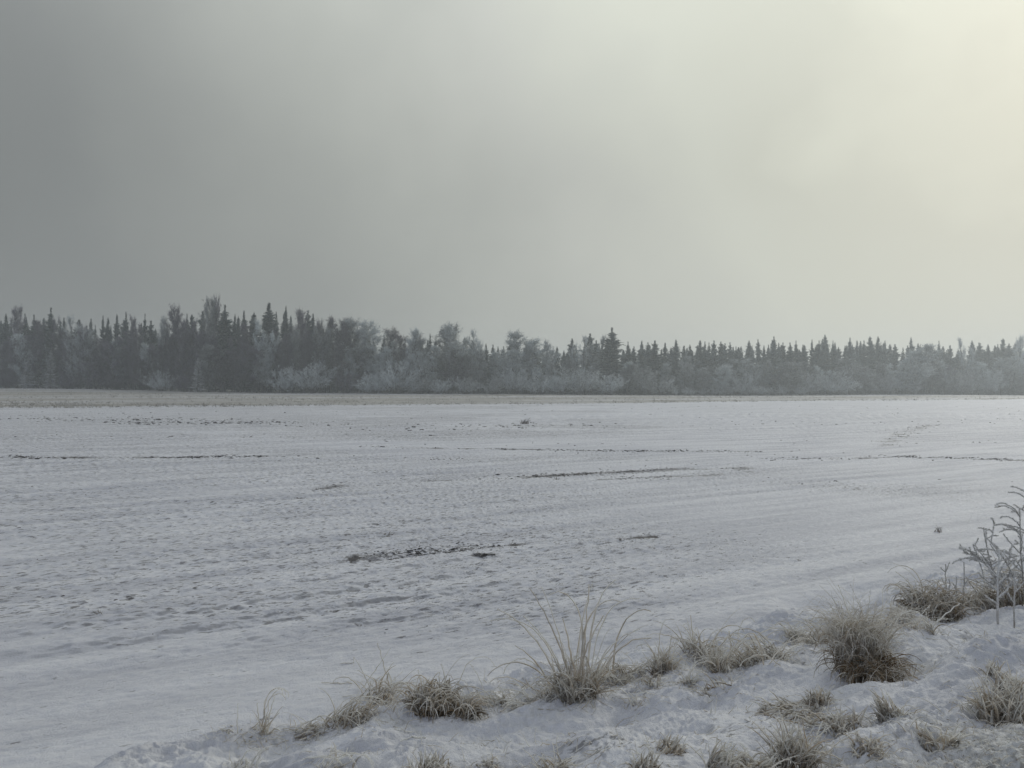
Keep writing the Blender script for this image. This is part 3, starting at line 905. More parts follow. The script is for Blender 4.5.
# the frosted shrub
def edge_shrub():
    x, y, z = place(1029, 606)
    sp = []
    for i in range(9):
        off = rng.uniform(-0.26, 0.34)
        sp.append((-1, off, LEFT if off < 0.06 else RIGHT, rng.uniform(0.95, 1.58), rng.uniform(0.1, 1.6), rng.uniform(0.35, 0.85), 1.5))
    sp[0] = (-1, 0, LEFT, 1.50, 1.75, 1.02, 1.0)
    sp[1] = (-1, -0.03, LEFT, 1.45, 1.55, 0.92, 1.0)
    n0 = len(sp)
    for i in range(80):
        par = int(rng.integers(0, n0))
        sp.append((par, rng.uniform(0.25, 0.97), rng.choice([LEFT, LEFT, RIGHT]) + rng.normal(0, 0.9), rng.uniform(0.3, 1.3), rng.uniform(-0.8, 1.2), rng.uniform(0.10, 0.34), 1.4))
    sp += [(0, 0.95, LEFT, 1.0, -0.2, 0.28, 1.6), (1, 0.97, LEFT, 1.0, -0.6, 0.30, 1.7), (1, 0.75, LEFT, 0.9, -0.5, 0.26, 1.7), (2, 0.95, LEFT, 1.1, -0.3, 0.25, 1.7), (0, 0.88, RIGHT, 0.9, -0.5, 0.35, 1.4), (0, 0.7, LEFT, 0.6, -0.5, 0.30, 1.5), (1, 0.85, LEFT, 0.9, -0.6, 0.22, 1.8),
           (0, 0.99, LEFT, 1.3, 0.0, 0.3, 1.4), (0, 0.99, RIGHT, 1.2, -0.2, 0.32, 1.4), (1, 0.55, LEFT, 0.7, 0.9, 0.26, 1.0), (1, 0.4, LEFT, 0.6, 0.9, 0.28, 1.0)]
    for i in range(190):
        par = int(rng.integers(n0, n0 + 80))
        sp.append((par, rng.uniform(0.3, 0.99), rng.uniform(-3.1, 3.1), rng.uniform(-0.7, 1.3), rng.uniform(-0.9, 1.3), rng.uniform(0.04, 0.15), 1.2))
    stems("frosted_shrub", "bushy frosted shrub cut off by the right edge, drooping twigs at its top", 1029, 606, sp, cat="shrub", rad=0.0058, frost=0.42, rn=1500, group=None)


edge_shrub()

# little sprigs standing alone out in the field
FG = "sprigs standing alone in the field"
for (px, py, w, h, n, lab) in ((938, 532, 12, 10, 14, "tiny frosted sprig alone in the field, left of the right edge shrub"),
                               (388, 536, 14, 6, 14, "tiny pale sprig alone in the field above the dark soil patch"),
                               (100, 614, 8, 7, 9, "tiny dark sprig alone in the field far out on the left"),
                               (557, 480, 5, 7, 6, "tiny upright sprig in mid field near the dark plough lines"),
                               (525, 424, 12, 7, 30, "small dark weed heap on the far plough lines")):
    x, y, z = place(px, py)
    g = Geo()
    blade_set(g, x, y, n, h2(px, py, w) * 0.35, (h2(px, py, h) * .5, h2(px, py, h) * 1.1), (0.0, 0.9), (0.2, 1.2), h2(px, py, 0.35), frost=(0.1, 0.5))
    o = g.build("field_sprig", M_STEM)
    o.data.transform(Matrix.Translation((-x, -y, -z)))
    o.location = (x, y, z)
    tag(o, lab, "weed", FG)


# ------------------------------------------------------------------ meadow strip
def build_meadow():
    g = Geo()
    n = 26000
    yy = 78 + 250 * rng.random(n) ** 1.35
    xx = rng.uniform(-0.68, 0.68, n) * yy
    e = yy - (107 + 0.63 * xx)
    dens = 1.2 * np.exp(-((e - 2) / 5) ** 2) * (0.6 + 1.2 * fbm(xx * 0.05, yy * 0.05, 2, 97)) + 0.5 * (fbm(xx * 0.02, yy * 0.05, 2, 95) + 0.4)
    k = (e > -1 + 3 * noise(xx * .06, yy * .06, 96)) & (rng.random(n) < dens)
    xx, yy = xx[k], yy[k]
    n = len(xx)
    m = 4
    bx = np.repeat(xx, m) + rng.normal(0, 0.12, n * m)
    by = np.repeat(yy, m) + rng.normal(0, 0.12, n * m)
    base = np.stack([bx, by, terrain(bx, by, False) - 0.02], -1)
    L = rng.uniform(0.10, 0.46, n * m)
    P = arcs(base, rng.uniform(-3.1, 3.1, n * m), rng.uniform(0.7, 1.5, n * m), rng.uniform(-0.8, 0.9, n * m), L, 3, 1.2, 0.2)
    s = np.linspace(0, 1, 3)[None]
    g.tubes(P, 0.024 * (1 - 0.6 * s) * np.ones((n * m, 1)), 2, rng.uniform(0.05, 0.7, n * m)[:, None] + 0 * s)
    o = g.build("meadow_grass", M_MEADOW)
    tag(o, "strip of dry tan grass between the white field and the forest", "grass", None, "stuff")


build_meadow()

# ------------------------------------------------------------------ trees (unit built at real size, then copied and scaled)
PROTO = {}


def grow(parent, n, t0, t1, spread, L, K, up=0.0, bend=0.0):
    """n child curves leaving random places of parent curves (N,S,3)"""
    N, Sg, _ = parent.shape
    i = rng.integers(0, N, n)
    t = rng.uniform(t0, t1, n) * (Sg - 1)
    k = np.minimum(t.astype(int), Sg - 2)
    f = (t - k)[:, None]
    b = parent[i, k] * (1 - f) + parent[i, k + 1] * f
    d = parent[i, k + 1] - parent[i, k]
    d /= np.linalg.norm(d, axis=1, keepdims=True) + 1e-9
    d = d + rng.normal(size=(n, 3)) * spread
    d[:, 2] += up
    d /= np.linalg.norm(d, axis=1, keepdims=True)
    s = np.linspace(0, 1, K)
    Ls = rng.uniform(L[0], L[1], n)
    P = b[:, None] + d[:, None] * (s[None] * Ls[:, None])[..., None]
    P[..., 2] += bend * (s[None] ** 2) * Ls[:, None]
    P[:, 1:] += rng.normal(0, 0.05, (n, K - 1, 3)) * Ls[:, None, None]
    return P, Ls


def make_tree(kind, v, trunk_g, crown_g, bark, leaf):
    o = empty(kind, (0, 0, -100))
    trunk_g.build("trunk", bark, o)
    crown_g.build("crown", leaf, o)
    PROTO.setdefault(kind, []).append(o)


def proto_spruce(v, ratio, ragged, pale=False, leaf=None):
    H = 20.0
    tg, cg = Geo(), Geo()
    K = 8
    s = np.linspace(0, 1, K)
    P = np.zeros((1, K, 3))
    P[0, :, 2] = s * H
    P[0, 1:-1, :2] = rng.normal(0, 0.05, (K - 2, 2))
    tg.tubes(P, (0.20 * (1 - s) + 0.02)[None], 6, 0.1)
    zs, az, rr = [], [], []
    z = H * 0.05
    while z < H * 0.992:
        u = z / H
        prof = ratio * H * 1.25 * (1 - u) ** (1.0 + 0.1 * (v % 3)) * (0.55 + 0.45 * min(1, u * 5)) + 0.16 * min(1, (1 - u) * 14) + 0.02
        nb = int(rng.integers(5, 9))
        jit = 1 + 1.3 * ragged * noise(z * 0.8, v * 3.1, 5)
        for q in range(nb):
            zs.append(z + rng.normal(0, 0.08))
            az.append(rng.uniform(0, 2 * math.pi))
            rr.append(prof * jit * rng.uniform(0.62, 1.18))
        z += 0.20 + 0.26 * (1 - u)
    zs, az, rr = map(np.array, (zs, az, rr))
    n = len(zs)
    K = 5
    s = np.linspace(0, 1, K)
    u = zs / H
    up0 = -0.45 + 1.15 * u ** 1.6
    P = np.zeros((n, K, 3))
    P[..., 0] = np.cos(az)[:, None] * rr[:, None] * s
    P[..., 1] = np.sin(az)[:, None] * rr[:, None] * s
    P[..., 2] = zs[:, None] + rr[:, None] * (up0[:, None] * s + 0.22 * s ** 3)
    tg.tubes(P, 0.03 * (1 - 0.7 * s)[None] * np.ones((n, 1)), 3, 0.2)
    wd = np.clip(0.16 + 0.10 * rr, 0.1, 0.34)
    cg.tubes(P, wd[:, None] * (1 - 0.75 * s)[None], 2, rng.uniform(-.2, .5, n)[:, None] + 0.2 * s[None])
    T, L = grow(P, int(n * 7), 0.12, 1.0, 0.55, (0.22, 0.62), 3, -0.35, -0.2)
    sc = np.clip((H - T[:, :1, 2:3]) / 4.0, 0.25, 1.0)
    T = T[:, :1] + (T - T[:, :1]) * sc
    cg.tubes(T, np.array([0.085, 0.07, 0.02])[None] * sc[:, :, 0] * np.ones((len(T), 1)), 2, rng.uniform(-.3, .5, len(T))[:, None] + np.array([[0, .1, .2]]))
    make_tree("frosted_conifer" if pale else "spruce", v, tg, cg, M_BARK, M_PALE if pale else (leaf or M_NEEDLE))


def proto_birch(v, wide, round_, leaf=None):
    H = 15.0
    tg, cg = Geo(), Geo()
    K = 9
    s = np.linspace(0, 1, K)
    nst = 1 + (v % 3 == 1) + (v % 4 == 3)
    allL = []
    for q in range(nst):
        P = np.zeros((1, K, 3))
        lean = rng.normal(0, 0.06, 2) * (1 + nst * .6)
        P[0, :, 2] = s * H * (1 if q == 0 else 0.88)
        P[0, :, 0] = lean[0] * H * s + np.cumsum(rng.normal(0, 0.07, K))
        P[0, :, 1] = lean[1] * H * s + np.cumsum(rng.normal(0, 0.07, K))
        tg.tubes(P, (0.15 * (1 - s) ** 0.8 + 0.02)[None], 6, 0.15)
        n = 46 // nst + 10
        t = np.sort(rng.uniform(0.10, 0.93, n))
        i = np.minimum((t * (K - 1)).astype(int), K - 2)
        f = (t * (K - 1) - i)[:, None]
        b = P[0, i] * (1 - f) + P[0, i + 1] * f
        prof = np.sin(np.pi * np.clip(0.12 + 0.86 * t, 0, 1)) ** round_
        L = wide * H * (0.10 + 1.1 * prof) * rng.uniform(0.65, 1.2, n)
        az = rng.uniform(0, 2 * math.pi, n)
        e0 = rng.uniform(0.35, 0.85, n) + 0.3 * t ** 3
        C = arcs(b, az, e0, e0 + rng.uniform(0.0, 0.6, n), L, 7, 1.0, 0.3)
        tg.tubes(C, 0.045 * (1 - 0.8 * np.linspace(0, 1, 7))[None] * np.ones((n, 1)), 4, 0.2)
        allL.append(C)
    C = np.concatenate(allL)
    B2, _ = grow(C, 520, 0.15, 1.0, 0.5, (0.6, 1.7), 5, 0.35, 0.0)
    cg.tubes(B2, 0.022 * (1 - 0.6 * np.linspace(0, 1, 5))[None] * np.ones((len(B2), 1)), 3, 0.3)
    T, _ = grow(B2, 5600, 0.1, 1.0, 0.75, (0.3, 0.85), 3, 0.10, -0.10)
    cg.tubes(T, np.array([0.026, 0.022, 0.010])[None] * rng.uniform(0.7, 1.4, (len(T), 1)), 2, rng.uniform(-.1, .7, len(T))[:, None] + np.array([[0, .1, .15]]))
    T2, _ = grow(T, 8000, 0.2, 1.0, 0.9, (0.10, 0.34), 2, 0.1, 0)
    cg.tubes(T2, np.array([0.020, 0.010])[None] * rng.uniform(0.7, 1.4, (len(T2), 1)), 2, rng.uniform(.1, .9, len(T2))[:, None] + np.zeros((1, 2)))
    make_tree("frosted_birch", v, tg, cg, M_BARK, leaf or M_TWIG)


def proto_bush(v, spread, leaf=None):
    H = 5.0
    tg, cg = Geo(), Geo()
    n = 46
    az = rng.uniform(0, 2 * math.pi, n)
    rr = np.sqrt(rng.random(n)) * 0.7
    b = np.stack([rr * np.cos(az), rr * np.sin(az), np.zeros(n) - 0.1], -1)
    e0 = np.pi / 2 - rng.uniform(0.02, spread, n)
    L = H * rng.uniform(0.65, 1.03, n) * (1.0 - 0.10 * (np.pi / 2 - e0))
    C = arcs(b, az, e0, e0 - rng.uniform(-0.1, 0.5, n), L, 8, 1.2, 0.3)
    tg.tubes(C, 0.030 * (1 - 0.75 * np.linspace(0, 1, 8))[None] * np.ones((n, 1)), 4, 0.2)
    B2, _ = grow(C, 420, 0.2, 1.0, 0.45, (0.4, 1.1), 4, 0.25, 0)
    cg.tubes(B2, 0.016 * (1 - 0.6 * np.linspace(0, 1, 4))[None] * np.ones((len(B2), 1)), 3, 0.3)
    T, _ = grow(B2, 3600, 0.1, 1.0, 0.7, (0.18, 0.5), 3, 0.10, -0.05)
    cg.tubes(T, np.array([0.017, 0.014, 0.007])[None] * rng.uniform(0.7, 1.4, (len(T), 1)), 2, rng.uniform(.0, .8, len(T))[:, None] + np.zeros((1, 3)))
    T2, _ = grow(T, 5200, 0.2, 1.0, 0.9, (0.06, 0.2), 2, 0.1, 0)
    cg.tubes(T2, np.array([0.013, 0.007])[None] * rng.uniform(0.7, 1.4, (len(T2), 1)), 2, rng.uniform(.1, .9, len(T2))[:, None] + np.zeros((1, 2)))
    make_tree("frosted_bush", v, tg, cg, M_BARK, leaf or M_TWIGB)


for v in range(8):
    proto_spruce(v, (0.15, 0.17, 0.13, 0.19, 0.12, 0.16, 0.21, 0.14)[v], 0.35 + 0.08 * v)
for v in range(8):
    proto_spruce(v + 3, (0.16, 0.13, 0.18, 0.15, 0.20, 0.12, 0.17, 0.22)[v], 0.4 + 0.09 * v, False, M_NEEDLEF)
for v in range(3):
    proto_spruce(v, (0.17, 0.22, 0.19)[v], 0.4, True)
for v in range(9):
    proto_birch(v, 0.17 + 0.02 * (v % 4), 0.7 + 0.25 * (v % 3))
for v in range(7):
    proto_bush(v, 0.75 + 0.12 * (v % 4))
for v in range(6):
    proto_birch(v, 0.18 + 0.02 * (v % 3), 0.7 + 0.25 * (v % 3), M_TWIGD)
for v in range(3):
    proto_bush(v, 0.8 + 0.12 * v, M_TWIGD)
PW = {"spruce": (20.0, 6.0), "frosted_conifer": (20.0, 10.0), "frosted_birch": (15.0, 7.2), "frosted_bush": (5.0, 6.2)}


def depth(px):
    return float(np.interp(px, [-60, 0, 200, 450, 612, 800, 1024, 1090], [244, 236, 214, 214, 222, 250, 298, 312]))


TREES = []


def plant(kind, px, top, wpx=None, back=0.0, v=None, label=None, group=None):
    D = depth(px) + back
    d = ray(px, top)
    x, zt = d[0] * D, CAMZ + d[2] * D
    z = float(terrain(x, D, False))
    pool = PROTO[kind]
    if kind in ("frosted_birch", "frosted_bush"):
        cut = 9 if kind == "frosted_birch" else 7
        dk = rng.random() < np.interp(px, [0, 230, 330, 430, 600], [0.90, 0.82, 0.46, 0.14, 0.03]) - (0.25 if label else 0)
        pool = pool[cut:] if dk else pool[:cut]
    if kind == "spruce":
        pf = rng.random() < np.interp(px, [0, 300, 560, 700, 1024], [0.2, 0.3, 0.35, 0.65, 0.8]) and not (label and "dark" in label)
        pool = pool[8:] if pf else pool[:8]
    src = pool[int(rng.integers(0, len(pool))) if v is None else v]
    H0, W0 = PW[kind]
    sz = (zt - z) / H0
    sw = sz * rng.uniform(0.9, 1.12) if wpx is None else (wpx * D / F) / W0
    o = src.copy()
    COL.objects.link(o)
    o.location = (x, D, z - 0.05)
    o.rotation_euler = (0, 0, rng.uniform(0, 6.28))
    o.scale = (sw, sw, sz)
    o["category"] = {"spruce": "spruce", "frosted_conifer": "conifer", "frosted_birch": "birch", "frosted_bush": "bush"}[kind]
    for ch in src.children:
        c = ch.copy()
        COL.objects.link(c)
        c.parent = o
    TREES.append(dict(o=o, kind=kind, px=px, top=top, label=label, group=group))
    return o


# --- skyline, left to right: (kind, px, top, width px, label for the unmistakable ones)
SK = [("s", 1, 320, 9), ("s", 6, 313, 8), ("b", 19, 311, 16), ("s", 25, 313, 8), ("s", 34, 314, 14),
      ("s", 51, 307, 22, "dark spruce with a broad pointed crown, tallest of the forest's left end"), ("s", 64, 317, 8), ("s", 79, 319, 14), ("s", 91, 318, 6),
      ("s", 103, 315, 10), ("s", 108, 317, 9), ("s", 117, 313, 12), ("s", 126, 311, 10), ("s", 145, 313, 10), ("s", 151, 320, 12), ("b", 134, 320, 16), ("b", 162, 319, 14),
      ("b", 172, 309, 20, "tall frosted birch with a thin double top, left of the clustered dark spruces"), ("s", 187, 313, 8), ("s", 192, 314, 8),
      ("b", 203, 303, 20, "tall pale birch with a bushy top, directly left of the thinnest birch"), ("b", 216, 300, 9, "thinnest and tallest frosted birch, a bare wisp beside the broad dark spruce"),
      ("s", 225, 304, 24, "broad round topped dark spruce, directly right of the thinnest birch"), ("s", 235, 313, 10), ("s", 244, 310, 12), ("s", 254, 312, 13),
      ("s", 269, 302, 26, "broad dark spruce with the highest top of the forest, left of the pale skyline"), ("s", 286, 305, 14), ("b", 294, 313, 18), ("s", 308, 310, 16), ("s", 313, 313, 12), ("b", 320, 323, 16),
      ("b", 337, 322, 20), ("b", 347, 323, 18), ("b", 361, 321, 22), ("s", 366, 328, 10), ("b", 380, 325, 24), ("b", 397, 330, 18), ("b", 409, 331, 14), ("s", 415, 330, 8), ("b", 424, 333, 16),
      ("s", 430, 333, 8), ("s", 436, 337, 8), ("b", 447, 329, 26, "big pale birch with dark limbs showing, left one of the pair before the dark gap"),
      ("b", 459, 329, 28, "big pale birch with dark limbs showing, right one of the pair before the dark gap"), ("b", 474, 334, 12, "slender frosted birch on the left edge of the dark gap"),
      ("s", 481, 344, 9), ("s", 486, 343, 9), ("s", 493, 344, 9), ("s", 498, 346, 9), ("b", 509, 333, 24, "tall domed birch on the right edge of the dark gap"), ("b", 527, 342, 18), ("b", 540, 341, 30),
      ("s", 557, 346, 8), ("s", 564, 350, 10), ("s", 572, 338, 12), ("b", 582, 340, 12), ("s", 590, 333, 16), ("b", 597, 338, 14), ("s", 602, 344, 10),
      ("s", 612, 327, 24, "lone dark spruce towering clear above the trees around it, right of centre"),
      ("s", 624, 350, 7), ("s", 628, 341, 9), ("s", 634, 346, 9), ("s", 642, 340, 11), ("s", 648, 342, 9), ("s", 655, 340, 12), ("s", 665, 342, 10), ("s", 671, 347, 8), ("s", 676, 339, 9),
      ("s", 684, 345, 9), ("s", 690, 344, 9), ("s", 700, 340, 10), ("s", 705, 341, 9), ("s", 709, 342, 9), ("s", 714, 340, 9), ("s", 721, 341, 9), ("s", 725, 343, 8), ("s", 730, 342, 9), ("s", 736, 346, 8),
      ("s", 741, 346, 9), ("s", 749, 340, 11), ("s", 758, 339, 8), ("s", 764, 345, 10), ("s", 774, 336, 12), ("s", 783, 342, 8), ("s", 790, 342, 9), ("s", 796, 340, 9), ("s", 803, 344, 9),
      ("s", 812, 339, 11), ("s", 819, 340, 9), ("s", 825, 334, 13, "spruce with the highest top between the lone spruce and the flat topped pair"), ("s", 833, 340, 12), ("s", 845, 345, 9), ("s", 850, 337, 10), ("s", 857, 340, 10), ("s", 864, 340, 10),
      ("s", 870, 336, 13, "left spruce of the flat topped pair standing tight together"), ("s", 878, 336, 12, "right spruce of the flat topped pair standing tight together"), ("s", 885, 340, 9), ("s", 895, 344, 12), ("s", 903, 347, 10),
      ("s", 911, 337, 9), ("s", 918, 343, 10), ("s", 927, 343, 9), ("s", 931, 345, 8), ("s", 939, 340, 9), ("s", 943, 346, 8), ("s", 950, 345, 9), ("s", 958, 349, 9), ("b", 966, 340, 12, "pale birch crown rising among dark spruce tops near the right end"), ("s", 972, 340, 11), ("s", 979, 342, 9),
      ("s", 988, 344, 12), ("s", 995, 345, 9), ("s", 1003, 338, 9), ("s", 1009, 343, 9), ("s", 1015, 343, 9), ("b", 1019, 340, 14), ("s", 1026, 344, 12)]
for e in SK:
    k = {"s": "spruce", "b": "frosted_birch"}[e[0]]
    right = e[1] > 600
    back = rng.uniform(10, 22) if e[0] == "s" else rng.uniform(4, 10)
    if e[1] in (225, 269, 51, 612):
        back = 8
    wf = (1.5 + rng.uniform(-0.35, 0.35)) if e[0] == "s" else (1.35 if 320 < e[1] < 560 and not (len(e) > 4 and "slender" in e[4]) else 1.0)
    plant(k, e[1], e[2], max(e[3], 11 if e[0] == "s" else 12) * wf * (1.15 if right else 1.25), back, None, e[4] if len(e) > 4 else None)

# --- the edge of the wood: bushes and small frosted trees
FR = [("u", 8, 372, 22), ("c", 28, 358, 18), ("c", 51, 349, 15, "pale frosted conifer, slim and pointed, in front of the forest's left end"), ("u", 70, 374, 24), ("b", 96, 360, 20), ("u", 116, 374, 30), ("b", 143, 360, 24),
      ("u", 163, 370, 24), ("u", 184, 374, 24), ("c", 198, 357, 17, "pale frosted conifer, slim and pointed, below the tall pale birch"), ("b", 222, 352, 22), ("b", 241, 360, 22), ("b", 262, 337, 24, "pale frosted birch standing in front of the broad highest spruce"), ("u", 286, 366, 28),
      ("u", 310, 362, 42, "wide dome of frosted willow bush, widest left of the big pale birch pair"), ("u", 345, 372, 26), ("u", 373, 373, 28), ("u", 395, 360, 40, "wide frosted bush with a high rounded top, left of the big pale birches"), ("u", 420, 374, 30), ("u", 440, 378, 24), ("u", 466, 376, 24),
      ("u", 494, 376, 22), ("u", 514, 366, 26), ("u", 540, 370, 30), ("u", 560, 374, 24), ("u", 583, 366, 46, "smooth wide dome of frosted bush, left of and below the lone spruce"), ("u", 610, 373, 28), ("b", 627, 365, 22), ("b", 641, 368, 22),
      ("u", 655, 370, 38, "wide rounded frosted bush, right of and below the lone spruce"), ("u", 674, 386, 7, "tiny round frosted bush, alone right of the wide rounded bush"), ("b", 688, 364, 14), ("b", 700, 369, 20), ("b", 718, 367, 24), ("u", 688, 388, 14), ("u", 703, 388, 10), ("u", 716, 385, 14), ("u", 728, 384, 17),
      ("u", 747, 383, 24), ("u", 760, 385, 20), ("u", 773, 387, 11), ("u", 782, 384, 9), ("u", 741, 373, 24), ("b", 786, 363, 36, "domed frosted tree, widest in front of the spruces right of the low bushes"), ("b", 799, 376, 11), ("u", 801, 385, 14), ("u", 813, 372, 20),
      ("u", 832, 369, 36), ("b", 850, 361, 26), ("b", 869, 367, 20), ("u", 886, 374, 24), ("b", 911, 346, 46, "largest pale frosted birch of the right side, a broad mound in front of the spruces"), ("u", 912, 381, 13), ("b", 932, 361, 26), ("b", 945, 362, 16), ("u", 957, 368, 22),
      ("u", 968, 370, 20), ("b", 979, 363, 20), ("u", 990, 368, 22), ("b", 1009, 360, 34, "pale domed frosted tree at the forest's right end"), ("u", 1024, 372, 24)]
for e in FR:
    k = {"u": "frosted_bush", "b": "frosted_birch", "c": "frosted_conifer"}[e[0]]
    plant(k, e[1], e[2], e[3] * 1.15, rng.uniform(-4, 1) if e[0] != "b" else rng.uniform(-1, 4), None, e[4] if len(e) > 4 else None)
NFRONT = len(TREES)

# --- the body of the wood behind its edge
for px in np.arange(-8, 345, 8):
    plant("frosted_birch", px + rng.normal(0, 2.5), rng.uniform(320, 348), rng.uniform(18, 26), rng.uniform(2, 8))
for px in np.arange(345, 560, 17):
    plant("frosted_birch", px + rng.normal(0, 3), rng.uniform(342, 356), rng.uniform(20, 28), rng.uniform(2, 8))
for px in np.arange(565, 1035, 20):
    plant("frosted_birch", px + rng.normal(0, 4), rng.uniform(358, 370), rng.uniform(18, 26), rng.uniform(2, 8))
sky = sorted((t["px"], t["top"]) for t in TREES[:len(SK)])
for px in np.concatenate([np.arange(-12, 560, 9.0), np.arange(560, 1040, 5.6)]):
    q = px + rng.normal(0, 2)
    top = float(np.interp(q, [a for a, _ in sky], [b for _, b in sky])) + (rng.uniform(3, 10) if q < 560 else rng.uniform(0.5, 8))
    plant("spruce", q, top, rng.uniform(13, 26), rng.uniform(22, 42))
for px in np.arange(326, 566, 11.0):
    q = px + rng.normal(0, 2)
    plant("spruce", q, float(np.interp(q, [a for a, _ in sky], [b for _, b in sky])) + rng.uniform(9, 17), rng.uniform(20, 30), rng.uniform(12, 24))
for k in PROTO:
    for o in PROTO[k]:
        for c in list(o.children):
            bpy.data.objects.remove(c)
        bpy.data.objects.remove(o)

# --- labels for the rest of the forest: counted from the nearest unmistakable tree
ORD = ["first", "second", "third", "fourth", "fifth", "sixth", "seventh", "eighth", "ninth", "tenth", "eleventh", "twelfth", "thirteenth", "fourteenth", "fifteenth", "sixteenth", "seventeenth", "eighteenth"]
MARKS = [(51, "the left end's tallest spruce"), (172, "the double topped birch"), (225, "the broad round topped spruce"), (269, "the highest topped spruce"), (453, "the big pale birch pair"),
         (509, "the domed birch at the gap"), (612, "the lone towering spruce"), (825, "the mid-right highest spruce"), (874, "the flat topped pair"), (966, "the pale birch near the right end")]
WORD = {"spruce": ("spruce top", "spruces on the forest skyline"), "frosted_birch": ("frosted birch crown", "birches on the forest skyline")}
WORDF = {"frosted_bush": ("frosted edge bush", "bushes at the forest edge"), "frosted_birch": ("small frosted edge tree", "small frosted trees at the forest edge"),
         "frosted_conifer": ("pale edge conifer", "pale conifers at the forest edge")}
FMARKS = [(51, "under the tallest spruce of the left end"), (198, "the slim conifer under the tall birch"), (310, "the wide willow dome"), (453, "the big birch pair"),
          (583, "the smooth wide dome"), (655, "the wide rounded bush"), (786, "the domed tree"), (911, "the broad pale mound"), (1009, "the right end's domed tree")]
FMARKS[0] = (51, "the slim conifer at far left")


def count_labels(lst, words, marks, row):
    for kind in words:
        mem = sorted([t for t in lst if t["kind"] == kind], key=lambda t: t["px"])
        for mx, mn in marks:
            for sgn, side in ((-1, "left"), (1, "right")):
                cand = [t for t in mem if (t["px"] - mx) * sgn > 0 and min(marks, key=lambda m: abs(m[0] - t["px"]))[0] == mx]
                cand.sort(key=lambda t: abs(t["px"] - mx))
                j = 0
                for t in cand:
                    t["o"]["group"] = words[kind][1]
                    if t["label"]:
                        continue
                    t["o"]["label"] = f"{ORD[min(j, 17)]} {words[kind][0]} {side} of {mn}"
                    j += 1


count_labels(TREES[:len(SK)], WORD, MARKS, "sky")
count_labels(TREES[len(SK):NFRONT], WORDF, FMARKS, "front")
for t in TREES[:NFRONT]:
    if t["label"]:
        t["o"]["label"] = t["label"]
ZN = [(345, "in the purplish left forest"), (560, "in the middle of the forest"), (9999, "in the hazy right forest")]
for t in TREES[NFRONT:]:
    zn = next(z for a, z in ZN if t["px"] < a)
    if t["kind"] == "spruce":
        t["o"]["label"] = f"back row spruce {zn}"
        t["o"]["group"] = f"back row spruces {zn}"
    else:
        t["o"]["label"] = f"frosted birch behind the edge bushes {zn}"
        t["o"]["group"] = f"middle row birches {zn}"

# undergrowth inside the wood, one tangle of twigs
def undergrowth():
    g = Geo()
    n = 9000
    px = rng.uniform(-40, 1064, n)
    D = np.interp(px, [-60, 0, 200, 450, 612, 800, 1024, 1090], [244, 236, 214, 214, 222, 250, 298, 312]) + rng.uniform(3, 40, n)
    x = (px - 512) / F * D
    base = np.stack([x, D, terrain(x, D, False) - 0.1], -1)
    L = rng.uniform(1.5, 6.0, n)
    P = arcs(base, rng.uniform(-3.1, 3.1, n), rng.uniform(1.1, 1.57, n), rng.uniform(0.5, 1.5, n), L, 5, 1.2, 0.3)
    g.tubes(P, 0.03 * (1 - 0.7 * np.linspace(0, 1, 5))[None] * np.ones((n, 1)), 3, rng.uniform(0, .5, n)[:, None] + np.zeros((1, 5)))
    T, _ = grow(P, 30000, 0.3, 1.0, 0.6, (0.4, 1.1), 3, 0.1, 0)
    g.tubes(T, np.array([0.035, 0.03, 0.012])[None] * np.ones((len(T), 1)), 2, rng.uniform(0, .6, len(T))[:, None] + np.zeros((1, 3)))
    o = g.build("forest_undergrowth", M_TWIG)
    tag(o, "tangled frosted undergrowth filling the shade between the trees", "undergrowth", None, "stuff")


undergrowth()

# ------------------------------------------------------------------ light, sky, air
SUN_AZ, SUN_EL = 37.0, 22.0          # azimuth to the right of the view direction
sv = Vector((math.sin(R(SUN_AZ)) * math.cos(R(SUN_EL)), math.cos(R(SUN_AZ)) * math.cos(R(SUN_EL)), math.sin(R(SUN_EL))))
sd = bpy.data.lights.new("sun", 'SUN')
sd.energy = 1.0
sd.angle = R(14)
sd.color = (1.0, 0.97, 0.90)
so = bpy.data.objects.new("sun", sd)
COL.objects.link(so)
so.rotation_euler = sv.to_track_quat('Z', 'Y').to_euler()
so.location = (60, 80, 60)

W = bpy.data.worlds.new("World")
S.world = W
W.use_nodes = True
N = NT(W.node_tree)
bg = W.node_tree.nodes["Background"]
skyt = N.new("ShaderNodeTexSky", sky_type='NISHITA', sun_disc=False, sun_elevation=R(SUN_EL), sun_rotation=R(SUN_AZ), altitude=0.0, air_density=1.0, dust_density=4.0, ozone_density=1.0)
tc = N.new("ShaderNodeTexCoord").outputs["Generated"]
nm = N.new("ShaderNodeVectorMath", operation='NORMALIZE')
N.link(tc, nm.inputs[0])
dv = nm.outputs[0]
dt = N.new("ShaderNodeVectorMath", operation='DOT_PRODUCT')
N.link(dv, dt.inputs[0])
dt.inputs[1].default_value = sv
c1 = N.noise(dv, 2.2, 4.0, 0.5)
c2 = N.noise(dv, 5.0, 4.0, 0.55)
g = N.math('ADD', dt.outputs["Value"], N.math('MULTIPLY_ADD', c1, 0.30, -0.15))
g = N.math('ADD', g, N.math('MULTIPLY_ADD', c2, 0.09, -0.045))
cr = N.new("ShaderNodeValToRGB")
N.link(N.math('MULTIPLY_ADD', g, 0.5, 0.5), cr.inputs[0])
el = cr.color_ramp.elements
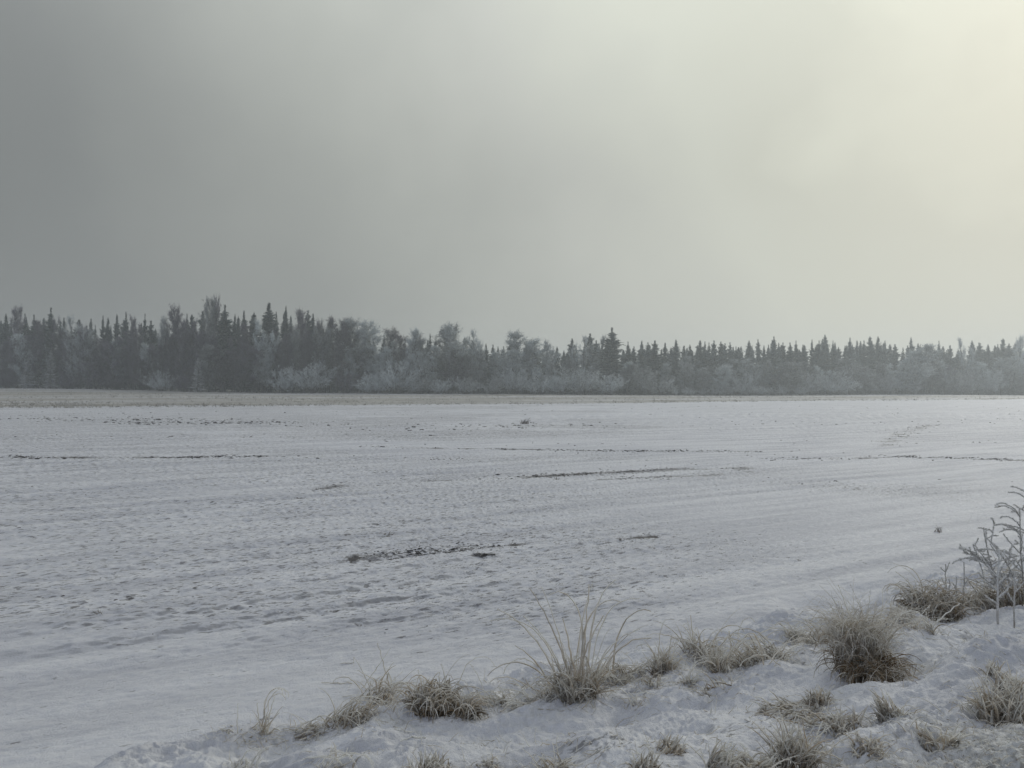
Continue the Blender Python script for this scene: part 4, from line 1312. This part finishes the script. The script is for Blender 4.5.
stops = [(0.0, .455, .49, .575), (0.42, .36, .388, .455), (0.57, .22, .232, .238), (0.655, .195, .204, .20), (0.72, .215, .226, .222), (0.79, .286, .299, .285), (0.86, .378, .394, .366), (0.905, .468, .482, .444), (0.955, .55, .568, .50), (0.985, .53, .545, .475), (1.0, .59, .607, .525)]  # low stops: unseen sky behind the camera, raised and blued as fill light
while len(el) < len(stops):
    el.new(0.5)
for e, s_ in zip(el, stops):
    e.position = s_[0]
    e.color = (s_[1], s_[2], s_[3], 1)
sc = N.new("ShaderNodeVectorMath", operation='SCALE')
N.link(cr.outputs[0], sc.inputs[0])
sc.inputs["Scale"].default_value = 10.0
# cloud deck brighter higher up; unseen zenith raised a little to light the snow
sp = N.new("ShaderNodeSeparateXYZ")
N.link(dv, sp.inputs[0])
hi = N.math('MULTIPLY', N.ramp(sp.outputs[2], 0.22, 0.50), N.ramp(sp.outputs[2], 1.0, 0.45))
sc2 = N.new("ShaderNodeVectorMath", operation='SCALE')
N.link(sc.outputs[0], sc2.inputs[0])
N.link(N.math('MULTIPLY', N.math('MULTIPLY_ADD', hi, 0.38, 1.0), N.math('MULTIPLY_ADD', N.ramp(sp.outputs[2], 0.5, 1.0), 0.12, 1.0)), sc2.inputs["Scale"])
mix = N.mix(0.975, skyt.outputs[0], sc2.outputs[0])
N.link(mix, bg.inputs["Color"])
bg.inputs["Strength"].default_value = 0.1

# haze: one closed box of even air
hm = bpy.data.materials.new("cold_haze")
hm.use_nodes = True
hn = NT(hm.node_tree)
hm.node_tree.nodes.remove(hm.node_tree.nodes["Principled BSDF"])
pv = hn.new("ShaderNodeVolumePrincipled")
pv.inputs["Color"].default_value = (0.84, 0.895, 0.935, 1)
pv.inputs["Density"].default_value = 0.00120
pv.inputs["Density Attribute"].default_value = ""
pv.inputs["Anisotropy"].default_value = 0.52
hn.link(pv.outputs[0], hm.node_tree.nodes["Material Output"].inputs["Volume"])
hg = Geo()
bx = [(x, y, z) for z in (-4, 42) for (x, y) in ((-1500, -1500), (1500, -1500), (1500, 1500), (-1500, 1500))]
hg.add(bx, [(3, 2, 1, 0), (4, 5, 6, 7), (0, 1, 5, 4), (1, 2, 6, 5), (2, 3, 7, 6), (3, 0, 4, 7)])
ho = hg.build("haze", hm, smooth=False)
tag(ho, "thin cold winter haze fading the forest", "haze", None, "stuff")

# ------------------------------------------------------------------ output
S.view_settings.view_transform = 'Standard'
S.view_settings.look = 'None'
S.view_settings.gamma = 1
S.view_settings.use_curve_mapping = False
S.view_settings.exposure = 0.0
S.cycles.max_bounces = 8
S.cycles.diffuse_bounces = 3
S.cycles.transmission_bounces = 4
S.cycles.transparent_max_bounces = 8
S.cycles.volume_bounces = 1
